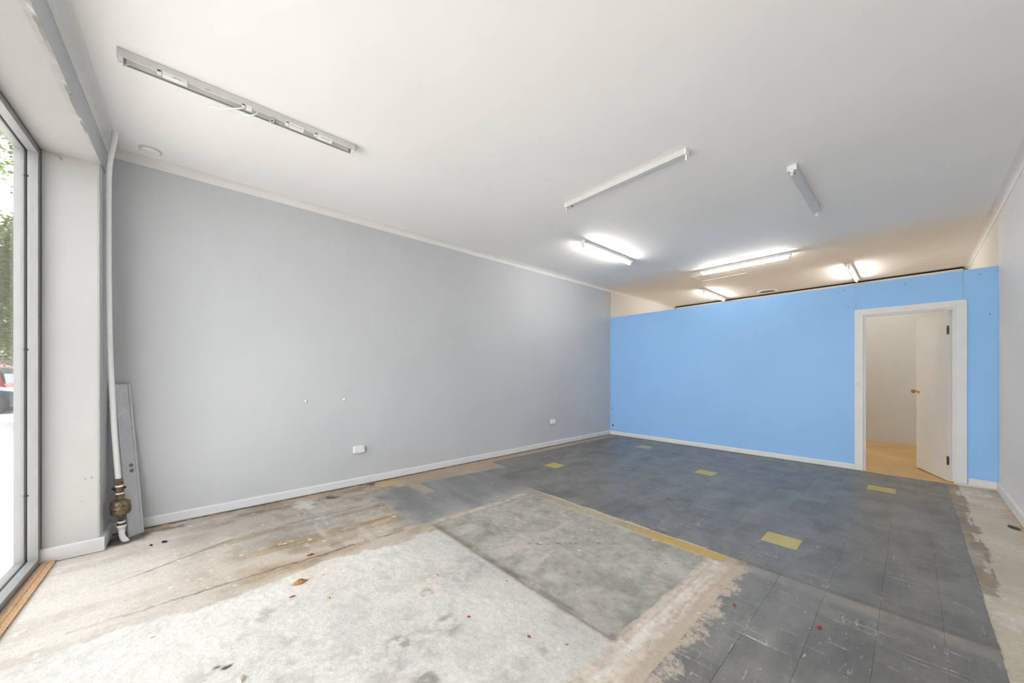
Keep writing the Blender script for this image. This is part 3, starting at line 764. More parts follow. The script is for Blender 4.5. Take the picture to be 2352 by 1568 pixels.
# ------------------------------------------------------------------ shop window
def window():
    x0, x1 = XREV, 0.27; z1 = ZS; F = 0.043; D0, D1 = YW, YW - 0.098; yg = YW - 0.050
    r = struct(link('window_1', None, None, (0, 0, 0)), 'tall aluminium framed shop window')
    sill_h = 0.046
    jx = [(x0 + 0.001, x0 + F), (x1 - F, x1 - 0.001)]
    mull = [(-1.86, -1.80)]
    def frame(name, xa, xb, za, zb):
        m = MB().bbox_bevel(xa, xb, yg + 0.006, D0, za, zb, 0.002)
        m.bbox_bevel(xa, xb, D1, yg - 0.006, za, zb, 0.002)
        o = m.build(name, M['alu'], r)
        return o
    for a, b in jx + mull: frame('frame_upright', a, b, 0.0 if (a, b) in jx else sill_h, z1 - 0.001 if (a, b) in jx else z1 - F)
    frame('frame_head', x0 + F, x1 - F, z1 - F, z1 - 0.001)
    frame('frame_sill', x0 + F, x1 - F, 0.0, sill_h)
    def gask(xa, xb, za, zb): MB().box(xa, xb, yg - 0.0058, yg + 0.0058, za, zb).build('gasket', M['gasket'], r)
    g = 0.006
    for (a, b) in ((x0 + F, mull[0][0]), (mull[0][1], x1 - F)):
        gask(a - 0.02, a + g - 0.008, sill_h - .01, z1 - F + .01); gask(b - g + 0.008, b + 0.02, sill_h - .01, z1 - F + .01)
        gask(a, b, sill_h - 0.02, sill_h - 0.002); gask(a, b, z1 - F + 0.002, z1 - F + 0.02)
        MB().box(a - 0.002, b + 0.002, yg - 0.003, yg + 0.003, sill_h - 0.002, z1 - F + 0.002).build('pane', M['glass'], r)
    # little gasket clips
    for z in (1.42, 0.47, 2.55): MB().bbox_bevel(x0 + F - 0.001, x0 + F + 0.003, yg - 0.008, yg + 0.010, z, z + 0.012, 0.001).build('clip', M['gasket'], r)
    return r
window()
# dark open joints around the frame
struct(MB().box(XREV, XREV + 0.003, YW - 0.004, YW + 0.006, 0.09, ZS).build('trim_6', M['label_ink']), 'dark gap beside the window frame')
struct(MB().box(XREV, 0.27, YW - 0.002, YW + 0.004, ZS - 0.004, ZS).build('trim_7', M['label_ink']), 'dark gap above the window frame')
tb = MB()
pr = [(0, -0.062, -0.02), (0, -0.058, 0.010), (0, -0.030, 0.013), (0, -0.028, 0.010), (0, -0.026, 0.013), (0, 0.002, 0.011), (0, 0.004, -0.02)]
tb.prism(pr, (XREV + 0.022, -0.705, 0), (0.265, -0.69, 0))
tag(tb.build('timber_strip', M['timber']), 'bare chipped timber strip on the floor along the window sill', 'timber')

# ------------------------------------------------------------------ fluorescent battens
def batten(loc, rz, label, length=1.21, lit=False, group=None, hole=True, w=0.064, h=0.046):
    r = thing('fluorescent_light', label, 'ceiling light', loc, rz, group)
    MB().bbox_bevel(-w/2, w/2, 0, length, -h, -0.0015, 0.004).build('batten_body', M['white_metal'], r)
    MB().bbox_bevel(-w/2 - .001, w/2 + .001, -0.0015, 0.010, -h - .001, -0.001, 0.003).build('end_cap', M['white_plastic'], r)
    MB().bbox_bevel(-w/2 - .001, w/2 + .001, length - 0.010, length + 0.0015, -h - .001, -0.001, 0.003).build('end_cap', M['white_plastic'], r)
    tz = -h - 0.030
    for y, s in ((0.006, 1), (length - 0.006, -1)):
        mb = MB().bbox_bevel(-0.011, 0.011, y - 0.006, y + 0.006, -h - 0.026, -h + 0.003, 0.002)
        mb.lathe([(0.012, -0.006), (0.012, 0.006)], (0, y, tz), 'y', 16)
        lh = mb.build('lampholder', M['white_plastic'], r)
        MB().lathe([(0.0022, 0), (0.0022, s*0.0012)], (0, y + s*0.006, tz + 0.004), 'y', 8).build('pin_slot', M['dark'], lh)
    if lit:
        tb = MB().lathe([(0.0125, 0.028), (0.013, 0.034), (0.013, length - 0.034), (0.0125, length - 0.028)], (0, 0, tz), 'y', 20)
        tb.build('tube', M['tube'], r)
        for a, b in ((0.012, 0.030), (length - 0.030, length - 0.012)):
            MB().lathe([(0.0131, a), (0.0133, b)], (0, 0, tz), 'y', 20).build('tube_cap', M['grey_metal'], r)
    elif hole:
        MB().lathe([(0.011, -h - 0.0006), (0.011, -h + 0.004)], (0.0, 0.075, 0), 'z', 18).build('knockout_hole', M['dark'], r)
    return r
batten((-2.385, 2.882, ZC), math.radians(-90), 'white tubeless batten running across the middle of the ceiling', 1.215)
batten((-0.672, 3.757, ZC), 0, 'short-looking white tubeless batten on the right, pointing to the blue wall', 1.20)
batten((-2.883, 3.81, ZC), 0, 'lit fluorescent batten nearest the grey wall, in front of the blue partition', 1.20, True, 'lit fluorescent lights')
batten((-2.385, 6.43, ZC), math.radians(-90), 'lit fluorescent batten running crosswise beside the ceiling hatch', 1.225, True, 'lit fluorescent lights')
batten((-0.668, 7.81, ZC), 0, 'lit fluorescent batten above the door side of the blue partition', 1.24, True, 'lit fluorescent lights')
batten((-2.880, 7.92, ZC), 0, 'lit fluorescent batten farthest left, beyond the blue partition', 1.22, True, 'lit fluorescent lights')

def open_batten():
    L_ = 1.232
    r = thing('open_fluorescent_light', 'stripped white batten near the window with a loose cable loop', 'ceiling light', (-2.880, -0.317, ZC))
    w, h, t = 0.080, 0.044, 0.0015
    # inverted channel, open below
    prof = [(-w/2,0,-h), (-w/2,0,-0.002), (w/2,0,-0.002), (w/2,0,-h), (w/2-0.010,0,-h), (w/2-0.010,0,-h+t), (w/2-t,0,-h+t), (w/2-t,0,-0.004),
            (-w/2+t,0,-0.004), (-w/2+t,0,-h+t), (-w/2+0.006,0,-h+t), (-w/2+0.006,0,-h)]
    MB().prism(prof, (0,0,0), (0,L_,0)).build('channel', M['white_metal'], r)
    # curved gear tray inside
    ring = []
    for k in range(9):
        a = k/8; ring.append((w/2 - 0.014 - a*(w - 0.024), -0.010 - 0.026*(a**1.6)))
    mb = MB(); mb.rings([[(x, 0.03, z) for x, z in ring], [(x, L_ - 0.03, z) for x, z in ring]], closed=False, caps=False)
    mb.build('gear_tray', M['grey_metal'], r)
    MB().box(-w/2, w/2, -0.0015, 0.0, -h, -0.002).build('end_plate', M['white_metal'], r)
    MB().box(-w/2, w/2, L_, L_ + 0.0015, -h, -0.002).build('end_plate', M['white_metal'], r)
    for y, hh in ((0.004, 0.058), (L_ - 0.020, 0.040)):
        mb = MB(); d = 0.018
        mb.prism([(0.034,0,-h+0.006), (0.034,0,-h-hh*0.55), (0.026,0,-h-hh), (0.012,0,-h-hh*0.9), (0.006,0,-h-hh*0.45), (0.006,0,-h+0.006)], (0,y,0), (0,y+d,0))
        lh = mb.build('lampholder', M['white_plastic'], r)
        MB().box(0.0341, 0.0345, y + 0.003, y + d - 0.003, -h - hh*0.52, -h - hh*0.48).build('seam', M['label_ink'], lh)
    # ballasts, starter and terminal block along the near lip, with print
    def gear(y, l, hz, name='ballast', lab=True):
        g = MB().bbox_bevel(0.012, w/2 + 0.001, y, y + l, -h - hz, -h + 0.012, 0.002).build(name, M['white_plastic'], r)
        MB().bbox_bevel(0.016, w/2, y - 0.022, y - 0.004, -h - hz*0.75, -h + 0.010, 0.002).build('terminal', M['white_plastic'], g)
        if lab:
            mb = MB(); rg = random.Random(int(y*1000))
            for k in range(9):
                a = y + 0.008 + rg.random()*(l - 0.03); z = -h - hz*0.15 - rg.random()*hz*0.65
                mb.box(w/2 + 0.0011, w/2 + 0.0014, a, a + 0.004 + rg.random()*0.010, z, z + 0.0014)
            mb.build('printed_marks', M['label_ink'], g)
    gear(0.175, 0.105, 0.012); gear(0.80, 0.085, 0.014); gear(0.975, 0.095, 0.012)
    gear(0.56, 0.030, 0.010, 'connector', False)
    mb = MB()
    for k, y in enumerate((0.365, 0.372, 0.379, 0.388)): mb.box(w/2 + .0002, w/2 + 0.0008, y, y + 0.003, -h + 0.003, -h + 0.010 - 0.001*k)
    mb.build('printed_marks', M['label_ink'], r)
    # spring clip
    cl = MB().bbox_bevel(-0.036, 0.038, 0.690, 0.716, -h - 0.004, -h - 0.001, 0.0008).build('spring_clip', M['grey_metal'], r)
    MB().lathe([(0.006, -h - 0.0046), (0.006, -h - 0.003)], (0.0, 0.703, 0), 'z', 12).build('screw_hole', M['dark'], cl)
    # wires at the near end, supply cable loop
    for k in range(2):
        MB().tube([(0.014 - k*0.006, 0.020, -h - 0.03), (0.008 - k*0.004, 0.045, -h - 0.008), (0.0, 0.09, -0.026)], 0.0014, 6).build('wire', M['white_plastic'], r)
    pts = [(0.020, 0.618, -h + 0.006), (0.032, 0.618, -0.058), (0.028, 0.600, -0.074), (0.009, 0.573, -0.080), (-0.024, 0.519, -0.080), (-0.036, 0.464, -0.078), (-0.060, 0.422, -0.077),
           (-0.072, 0.376, -0.072), (-0.048, 0.421, -0.071), (-0.004, 0.484, -0.071), (0.030, 0.532, -0.066), (0.026, 0.560, -0.046)]
    # smooth the loop
    P = [Vector(q) for q in pts]; S = []
    for i in range(len(P) - 1):
        p0, p1, p2, p3 = P[max(i-1,0)], P[i], P[i+1], P[min(i+2, len(P)-1)]
        for k in range(6):
            t_ = k/6; S.append(0.5*((2*p1) + (p2-p0)*t_ + (2*p0-5*p1+4*p2-p3)*t_**2 + (3*p1-p0-3*p2+p3)*t_**3))
    S.append(P[-1])
    MB().tube(S, 0.0042, 8).build('supply_cable', M['white_plastic'], r)
open_batten()

# ceiling fittings
r = thing('ceiling_cover', 'round white cover on the ceiling above the pipe corner', 'ceiling fitting', (-3.985, -0.265, ZC))
MB().lathe([(0.066, 0.0), (0.066, -0.006), (0.060, -0.010), (0.056, -0.011)], n=40).build('base_ring', M['trim_soft'], r)
MB().lathe([(0.055, -0.009), (0.050, -0.018), (0.038, -0.024), (0.020, -0.027), (0.003, -0.028)], n=40).build('dome', M['white_plastic'], r)

r = thing('ceiling_vent', 'round brown ceiling vent just above the blue partition', 'vent', (-2.05, 9.12, ZC))
MB().lathe([(0.175, -0.001), (0.175, -0.012), (0.155, -0.016), (0.140, -0.010), (0.140, -0.001)], n=40, caps=False).build('rim', M['cream'], r)
MB().lathe([(0.140, -0.004), (0.060, -0.006), (0.004, -0.006)], n=40).build('cover', plain('brown_vent', (0.20, 0.155, 0.08, 1), 0.6), r)

r = thing('ceiling_hatch', 'rectangular access hatch in the ceiling beside the crosswise lit batten', 'hatch', (-2.27, 6.95, ZC))
hw, hd = 0.385, 0.24
for (x0, x1, y0, y1) in ((-hw, hw, -hd, -hd + .022), (-hw, hw, hd - .022, hd), (-hw, -hw + .022, -hd + .022, hd - .022), (hw - .022, hw, -hd + .022, hd - .022)):
    MB().bbox_bevel(x0, x1, y0, y1, -0.012, -0.0005, 0.002).build('hatch_frame', M['trim'], r)
MB().box(-hw + .026, hw - .026, -hd + .026, hd - .026, -0.005, -0.0005).build('hatch_panel', M['ceiling'], r)
MB().box(-hw + .022, hw - .022, -hd + .022, hd - .022, -0.0012, -0.0004).build('gap', M['dark'], r)

# ------------------------------------------------------------------ pipe in the corner
def spline(P, n=8):
    P = [Vector(q) for q in P]; S = []
    for i in range(len(P) - 1):
        p0, p1, p2, p3 = P[max(i-1,0)], P[i], P[i+1], P[min(i+2, len(P)-1)]
        for k in range(n):
            t_ = k/n; S.append(0.5*((2*p1) + (p2-p0)*t_ + (2*p0-5*p1+4*p2-p3)*t_**2 + (3*p1-p0-3*p2+p3)*t_**3))
    S.append(P[-1]); return S
r = thing('water_pipe', 'white vertical pipe with brass valve in the front corner', 'pipe', (-3.980, -0.4165, 0))
rx, ry = -4.015, -0.42      # the path below is drawn about this point
pp = [(-3.895, -0.442, 3.06), (-3.905, -0.445, 2.985), (-3.955, -0.470, 2.87), (-3.99, -0.484, 2.75), (-4.0, -0.487, 2.55), (-4.0, -0.487, 2.11), (-4.0, -0.480, 1.46), (-4.0, -0.468, 1.10), (-4.0, -0.456, 0.80), (-4.008, -0.438, 0.465)]
MB().tube([(q.x - rx, q.y - ry, q.z) for q in spline(pp)], 0.0165, 16).build('pipe', M['pvc'], r)
MB().lathe([(0.0175, -0.006), (0.0185, 0.0), (0.0175, 0.006)], (-4.003 - rx, -0.4665 - ry, 1.03), n=16).build('coupling', M['pvc'], r)
K = 0.00331
def zf(py): return 1.27 - (py - 857.6)*K
def fit(name, mat, prof, n=24, smooth=True, dx=0.0):
    """profile given as (radius, height) in metres"""
    def off(z): return (0.007*(z/0.47) + dx, -0.018*(z/0.47) + 0.002)
    mb = MB(); rings = []
    for rad, z in prof:
        ax, ay = off(z)
        rings.append([(ax + rad*math.cos(2*math.pi*k/n), ay + rad*math.sin(2*math.pi*k/n), z) for k in range(n)])
    return mb.rings(rings, True, True, 0, smooth).build(name, mat, r)
P_ = lambda L_: [(a*K, zf(b)) for a, b in L_]
fit('compression_nut', M['brass'], P_([(6.0,1096),(6.8,1098),(6.8,1103),(6.2,1104),(7.3,1105),(7.3,1109),(6.0,1111)]), 8, False)
fit('thread_tape', M['tape'], P_([(6.4,1111.5),(6.9,1112),(6.9,1115),(6.4,1115.5)]))
fit('reducer', M['copper'], P_([(6.6,1115.5),(6.8,1117),(7.2,1125),(6.4,1128.5)]), 10, False)
ax, ay = 0.007*(zf(1118)/0.47), -0.018*(zf(1118)/0.47)
dd = 0.0405
bk = MB(); s_ = 0.0095
# black diamond clip standing behind the reducer, facing the room
e = Vector((-0.106, 0.994, 0)).normalized()
cpt = Vector((ax, ay, zf(1119))) - Vector((0.994, 0.106, 0))*0.006
prof = [cpt + e*dd, cpt + Vector((0,0,dd*0.92)), cpt - e*dd, cpt - Vector((0,0,dd*0.92))]
nb = Vector((-0.994, -0.106, 0))*0.003
bk.add([q - nb for q in prof] + [q + nb for q in prof], [(0,1,2,3), (7,6,5,4), (0,4,5,1), (1,5,6,2), (2,6,7,3), (3,7,4,0)])
bk.build('diamond_clip', M['gasket'], r)
fit('thread_tape', M['tape'], P_([(6.2,1128.8),(6.8,1129.2),(6.8,1131.6),(6.2,1132)]))
fit('union_nut', M['brass'], P_([(5.8,1132),(6.2,1136),(8.0,1137),(8.0,1143),(7.0,1146)]), 6, False)
body = fit('valve_body', M['brass'], P_([(8,1145),(13.5,1147.5),(15,1150),(15.4,1159),(17.2,1160),(17.6,1163),(17.2,1166),(16.6,1167),(16.4,1174),(14,1178),(8.5,1180.5)]), 28)
for k in range(8):
    a = 2*math.pi*k/8 + 0.2
    MB().bbox_bevel(-0.006, 0.006, -0.005, 0.005, 0, 0.030, 0.0015).build('lug', M['brass'], body, (0.0065*(zf(1158)/0.47) + 0.048*math.cos(a), -0.016*(zf(1158)/0.47) + 0.048*math.sin(a), zf(1159)), a)
fit('lower_nut', M['brass'], P_([(7,1180),(8.2,1181),(8.2,1185),(6.6,1186),(7.4,1187),(7.4,1191),(5.8,1194)]), 6, False)
fit('thread_tape', M['tape'], P_([(6.2,1194.4),(6.7,1195),(6.7,1197.5),(6.2,1198)]))
fit('collar', M['copper'], P_([(6.6,1198),(7.6,1199),(7.6,1203),(6.8,1204)]), 12)
fit('socket', M['pvc'], P_([(7.2,1203.5),(8.0,1204.5),(8.0,1208),(6.6,1209),(6.6,1213),(5.6,1214)]), 20)
MB().tube([(0.001, -0.003, zf(1213)), (0.001, -0.001, 0.05), (0.003, 0.006, 0.022), (0.010, 0.020, 0.004), (0.012, 0.024, -0.012)], [0.0175, 0.0178, 0.0185, 0.019, 0.018], 16).build('elbow', M['pvc'], r)

# leaning metal cover panel
def leaning_panel():
    BL, BR, TR = Vector((-4.018, -0.386, 0.004)), Vector((-4.078, -0.317, 0.004)), Vector((-4.176, -0.404, 1.186))
    ex = (BR - BL).normalized(); up = (TR - BR); Hh = up.length; ez = up.normalized(); ez = (ez - ex*ez.dot(ex)).normalized(); nrm = ex.cross(ez)
    if nrm.x < 0: nrm = -nrm
    wd = (BR - BL).length + 0.006
    Mx = Matrix(((ex.x, nrm.x, ez.x, BL.x), (ex.y, nrm.y, ez.y, BL.y), (ex.z, nrm.z, ez.z, BL.z), (0,0,0,1)))
    root = tag(link('cover_panel', None), 'grey metal light cover panel leaning in the corner behind the pipe', 'metal panel')
    root.matrix_world = Mx
    t = NT('dusty_grey_metal')
    du = t.ramp(t.noise(t.obj(), sc=9, det=6, rough=0.7, dist=0.5), 0.45, 0.75)
    t.set(t.mix(du, (0.50, 0.51, 0.53, 1), (0.64, 0.645, 0.66, 1)), 0.45, 0.1, 0.4)
    m = t.m
    MB().box(0, wd, -0.001, 0.001, 0, Hh).build('sheet', m, root)
    MB().bbox_bevel(wd - 0.012, wd + 0.002, -0.012, 0.008, 0, Hh, 0.0025).build('folded_edge', m, root)
    MB().bbox_bevel(-0.002, 0.005, -0.012, 0.004, 0, Hh, 0.0015).build('folded_edge', m, root)
    for z in (0.545, 0.503): MB().lathe([(0.0145, 0.0008), (0.0145, 0.0016)], (wd*0.60, 0, z), 'y', 20).build('punched_hole', M['hole_grey'], root)
    for (x, z) in ((wd*0.35, Hh - 0.006), (wd*0.55, 0.008), (wd - 0.006, 0.012), (wd*0.82, 0.515)):
        MB().lathe([(0.003, 0.0008), (0.003, 0.0018)], (x, 0.0, z), 'y', 8).build('rivet', M['label_ink'], root)
leaning_panel()

# ------------------------------------------------------------------ wall fittings
def outlet(y, z, w, h, dep, n, label, group=None):
    r = thing('power_outlet', label, 'power outlet', (XL, y, z), 0, group)
    MB().bbox_bevel(0, dep*0.72, -w/2, w/2, -h/2, h/2, 0.002).build('mounting_block', M['white_plastic'], r)
    fp = MB().bbox_bevel(dep*0.70, dep, -w/2 - .0005, w/2 + .0005, -h/2 - .0005, h/2 + .0005, 0.003).build('faceplate', M['white_plastic'], r)
    for k in range(n):
        yc = 0 if n == 1 else (-w*0.22 if k == 0 else w*0.22)
        MB().bbox_bevel(dep, dep + 0.004, yc - 0.007, yc + 0.007, h*0.12, h*0.36, 0.001).build('switch', M['white_plastic'], fp)
        mb = MB()
        for (dy, dz, a) in ((-0.007, -0.006, 0.5), (0.007, -0.006, -0.5), (0, -0.020, 0)):
            c_, s2 = math.cos(a), math.sin(a); q = []
            for (u, v) in ((-0.001, -0.004), (0.001, -0.004), (0.001, 0.004), (-0.001, 0.004)): q.append((dep + 0.0003, yc + dy + u*c_ - v*s2, dz + u*s2 + v*c_))
            mb.add(q, [(0,1,2,3)])
        mb.build('socket_slots', M['label_ink'], fp)
outlet(1.385, 0.412, 0.114, 0.074, 0.034, 2, 'white double power outlet low on the grey wall, nearer the window')
outlet(4.672, 0.432, 0.100, 0.074, 0.034, 1, 'small white outlet on the grey wall near the blue partition')
for (y, lab) in ((0.858, 'small white wall plug on the grey wall, left of the pair'), (1.233, 'small white wall plug on the grey wall, right of the pair')):
    r = thing('wall_plug', lab, 'wall plug', (XL, y, 0.983), 0, 'wall plugs above the outlet')
    MB().lathe([(0.012, 0.0), (0.012, 0.003), (0.009, 0.006)], axis='x', n=16).build('flange', M['white_plastic'], r)
    MB().lathe([(0.008, 0.005), (0.0075, 0.013), (0.004, 0.016)], axis='x', n=12).build('cap', M['white_plastic'], r)

# ------------------------------------------------------------------ litter on the floor
def leaf_mesh(L_, W_, curl, seed, lobes=0.12):
    rg = random.Random(seed); n = 9; top = []
    rows = []
    for i in range(n):
        u = i/(n-1); wv = W_*0.5*(0.02 + math.sin(math.pi*u)**0.9)*(1 + lobes*math.sin(u*19 + seed))
        row = []
        for k in range(5):
            v = (k - 2)/2; row.append(((u - .5)*L_, v*wv, 0.0015 + curl*W_*(1 - abs(v)**1.7)*math.sin(math.pi*u)*(0.85 + 0.3*math.sin(u*7 + seed)) + rg.uniform(0, 0.0012)))
        rows.append(row)
    mb = MB(); vs = [p for r_ in rows for p in r_]; o_ = len(vs); vs += [(x, y, z + 0.0009) for x, y, z in vs]
    fs = []
    for i in range(n - 1):
        for k in range(4):
            a, b, c, d = i*5+k, i*5+k+1, (i+1)*5+k+1, (i+1)*5+k
            fs += [(a, d, c, b), (o_+a, o_+b, o_+c, o_+d)]
    mb.add(vs, fs, 0, True)
    return mb
def litter(x, y, L_, W_, curl, c, seed, label, rz, stalk=True, cat='leaf', name='dry_leaf'):
    t = NT(name + '_surface'); f = t.noise(t.obj(), sc=70, det=4)
    t.set(t.mix(t.ramp(f, 0.35, 0.65), (c[0]*0.55, c[1]*0.5, c[2]*0.5, 1), (c[0], c[1], c[2], 1)), 0.7, None, 0.2)
    z = 0.003 if x < -0.9 and y < 1.45 and x > -2.6 else 0.0045 if x > -0.7 else 0.001
    r = thing(name, label, cat, (x, y, z), rz)
    leaf_mesh(L_, W_, curl, seed).build('blade', t.m, r)
    if stalk: MB().tube([(L_*0.40, 0, 0.004), (L_*0.62, 0.003, 0.006), (L_*0.85, 0.008, 0.003)], 0.0008, 5).build('stalk', t.m, r)
    return r
litter(-2.465, 0.470, 0.092, 0.052, 0.36, (0.46, 0.26, 0.11), 4, 'curled brown dry leaf, largest on the pale concrete', 1.55)
litter(-2.795, 0.600, 0.050, 0.024, 0.40, (0.24, 0.09, 0.035), 9, 'small dark brown leaf beside the long crack', 1.4)
litter(-2.335, 0.410, 0.036, 0.020, 0.3, (0.50, 0.20, 0.13), 12, 'small reddish leaf scrap below the largest dry leaf', 1.5, False)
litter(-2.184, 0.560, 0.024, 0.018, 0.3, (0.62, 0.47, 0.10), 15, 'tiny yellow petal on the pale concrete', 0.3, False, 'petal', 'petal')
litter(-3.745, -0.176, 0.056, 0.030, 0.25, (0.020, 0.024, 0.055), 21, 'dark navy scrap on the floor near the pipe, larger one', 0.4, False, 'scrap', 'plastic_scrap')
litter(-3.735, -0.246, 0.036, 0.016, 0.2, (0.018, 0.020, 0.03), 25, 'thin dark scrap on the floor near the pipe', 0.2, False, 'scrap', 'plastic_scrap')
litter(-1.532, 1.063, 0.020, 0.013, 0.3, (0.62, 0.03, 0.03), 31, 'tiny red scrap on the pale concrete', 0.8, False, 'scrap', 'red_scrap')
litter(-1.64, 1.42, 0.014, 0.010, 0.3, (0.66, 0.10, 0.04), 32, 'tiny orange-red scrap just below the grey concrete patch', 0.1, False, 'scrap', 'red_scrap')
litter(-0.645, 2.200, 0.022, 0.013, 0.3, (0.55, 0.015, 0.02), 33, 'tiny red scrap on the grey tiles beside the plastered band', 0.2, False, 'scrap', 'red_scrap')
litter(-0.305, 2.322, 0.024, 0.018, 0.3, (0.52, 0.02, 0.03), 34, 'tiny red petal alone in the middle of the front grey tiles', 0.9, False, 'petal', 'petal')
litter(-1.224, 1.198, 0.022, 0.014, 0.3, (0.30, 0.12, 0.04), 36, 'tiny brown leaf with stalk near the plastered band', -0.2, True)
litter(0.560, 5.02, 0.12, 0.055, 0.06, (0.10, 0.115, 0.085), 38, 'flat grey-green leaf against the right wall', -1.2, False)
r = thing('plaster_lump', 'small pale lump of plaster at the bottom edge of the photo', 'rubble', (-1.845, 0.140, 0.002))
mb = MB(); rg = random.Random(8)
mb.rings([[(0.022*s*math.cos(a)*(1 + rg.uniform(-.2,.2)), 0.014*s*math.sin(a)*(1 + rg.uniform(-.2,.2)), z) for a in [2*math.pi*k/9 for k in range(9)]] for s, z in ((1.0, 0.0), (1.05, 0.006), (0.7, 0.012), (0.25, 0.014))], smooth=False)
mb.build('lump', plain('pale_plaster', (0.58, 0.50, 0.40, 1), 0.9, var=0.2), r)

# ------------------------------------------------------------------ street outside
def mat_pave():
    t = NT('pale_pavement')
    f = t.ramp(t.noise(sc=3, det=6), 0.3, 0.7, 0.85, 1.08)
    br = t.node('ShaderNodeTexBrick'); t.put(br.inputs['Vector'], t.pos); br.inputs['Scale'].default_value = 2.2
    br.inputs['Color1'].default_value = (0.40, 0.395, 0.385, 1); br.inputs['Color2'].default_value = (0.44, 0.435, 0.42, 1); br.inputs['Mortar'].default_value = (0.33, 0.325, 0.31, 1)
    br.inputs['Mortar Size'].default_value = 0.012
    t.set(t.mul(br.outputs[0], f), 0.85, None, 0.2); return t.m
struct(MB().box(-120, 40, -4.0, -0.873, -0.3, -0.06).build('ground_pavement', mat_pave()), 'pale footpath outside the window')
struct(MB().box(-120, 40, -60.0, -4.0, -0.3, -0.14).build('ground_road', paint('pale_asphalt', (0.30, 0.30, 0.30, 1), 0.9, 0.1, 1.0, 0.0)), 'sunlit road beyond the footpath')

def car(loc, rz, c, label, disc=False):
    """local y runs from tail to nose, wheels on z = 0"""
    root = thing('car', label, 'car', loc, rz)
    t = NT('car_paint'); t.set(t.mul(c, t.ramp(t.noise(t.obj(), sc=2, det=2), 0.3, 0.7, 0.95, 1.05)), 0.30, 0.0, 0.4); t.b.inputs['Coat Weight'].default_value = 0.15
    body_m = t.m
    # stations along the car: y, half width, sill z, belt z
    st = [(-2.18, 0.62, 0.42, 0.80), (-2.10, 0.74, 0.30, 0.95), (-1.7, 0.85, 0.22, 1.00), (-0.9, 0.90, 0.20, 0.98), (0, 0.90, 0.20, 0.95), (0.9, 0.89, 0.20, 0.93), (1.5, 0.86, 0.22, 0.86), (1.95, 0.76, 0.26, 0.76), (2.14, 0.60, 0.34, 0.66)]
    rings = []
    for y, w, z0, z1 in st:
        hh = z1 - z0
        rings.append([(-w*0.92, y, z0), (w*0.92, y, z0), (w, y, z0 + hh*0.30), (w*0.995, y, z0 + hh*0.62), (w*0.95, y, z1 - hh*0.10), (w*0.82, y, z1), (-w*0.82, y, z1), (-w*0.95, y, z1 - hh*0.10), (-w*0.995, y, z0 + hh*0.62), (-w, y, z0 + hh*0.30)])
    b = MB().rings(rings).build('body', body_m, root)
    cab = [(-2.0, 0.70, 0.95, 0.97), (-1.45, 0.66, 0.95, 1.34), (-0.8, 0.64, 0.95, 1.44), (0.0, 0.63, 0.93, 1.45), (0.45, 0.62, 0.92, 1.36), (1.15, 0.68, 0.90, 0.93)]
    MB().rings([[(-w*1.14, y, z0), (w*1.14, y, z0), (w*1.02, y, z1 - 0.03), (w*0.85, y, z1), (-w*0.85, y, z1), (-w*1.02, y, z1 - 0.03)] for y, w, z0, z1 in cab]).build('cabin', body_m, root)
    gm = plain('car_glass', (0.03, 0.04, 0.05, 1), 0.08)
    for s in (-1, 1):
        q = [(-1.35, 0.98, 0.775), (-1.22, 1.27, 0.70), (-0.8, 1.36, 0.675), (0.0, 1.37, 0.665), (0.36, 1.30, 0.675), (0.80, 0.98, 0.765)]
        vs = [(s*(w + 0.006), y, z) for y, z, w in q] + [(s*(w - 0.03), y, z) for y, z, w in q]
        n = 6; MB().add(vs, [tuple(range(n)), tuple(range(n, 2*n))[::-1]] + [(i, n+i, n+(i+1) % n, (i+1) % n) for i in range(n)]).build('side_window', gm, root)
        MB().bbox_bevel(s*0.60 - 0.13, s*0.60 + 0.13, 1.94, 2.06, 0.60, 0.71, 0.02).build('headlight', M['white_plastic'], root)
        MB().bbox_bevel(s*0.62 - 0.10, s*0.62 + 0.10, -2.17, -2.06, 0.74, 0.90, 0.02).build('tail_light', plain('red_lens', (0.4, 0.02, 0.02, 1), 0.2), root)
        for y in (-1.35, 1.32):
            MB().lathe([(0.39, -0.012), (0.40, 0.02)], (s*0.885, y, 0.335), 'x', 28).build('wheel_arch', M['dark'], root)
            ty = MB().lathe([(0.23, -0.10), (0.31, -0.105), (0.335, -0.07), (0.335, 0.07), (0.31, 0.105), (0.23, 0.10)], (0, 0, 0), 'x', 32).build('tyre', plain('tyre_rubber', (0.02, 0.02, 0.02, 1), 0.8), root, (s*0.83, y, 0.335))
            rim = MB().lathe([(0.235, -0.02), (0.225, 0.098), (0.20, 0.09), (0.195, 0.02), (0.02, 0.03)] if s > 0 else [(0.02, -0.03), (0.195, -0.02), (0.20, -0.09), (0.225, -0.098), (0.235, 0.02)], (0, 0, 0), 'x', 32, caps=False)
            for k in range(5):
                a = 2*math.pi*k/5 + 0.3
                rim.prism([(s*0.085, -0.018*math.sin(a), 0.018*math.cos(a)), (s*0.085, 0.018*math.sin(a), -0.018*math.cos(a)), (s*0.05, 0.018*math.sin(a), -0.018*math.cos(a)), (s*0.05, -0.018*math.sin(a), 0.018*math.cos(a))],
                          (0, 0.02*math.cos(a), 0.02*math.sin(a)), (0, 0.215*math.cos(a), 0.215*math.sin(a)))
            rim.build('rim', plain('alloy_rim', (0.62, 0.62, 0.63, 1), 0.3, 0.7), ty)
        if disc: MB().lathe([(0.24, 0), (0.24, s*0.006)], (s*0.905, -0.35, 0.66), 'x', 28).build('door_disc', M['white_plastic'], root)
    return root
car((-22.1, -6.62, -0.14), 0, (0.006, 0.030, 0.060, 1), 'dark blue parked car with pale alloy wheels outside the window')
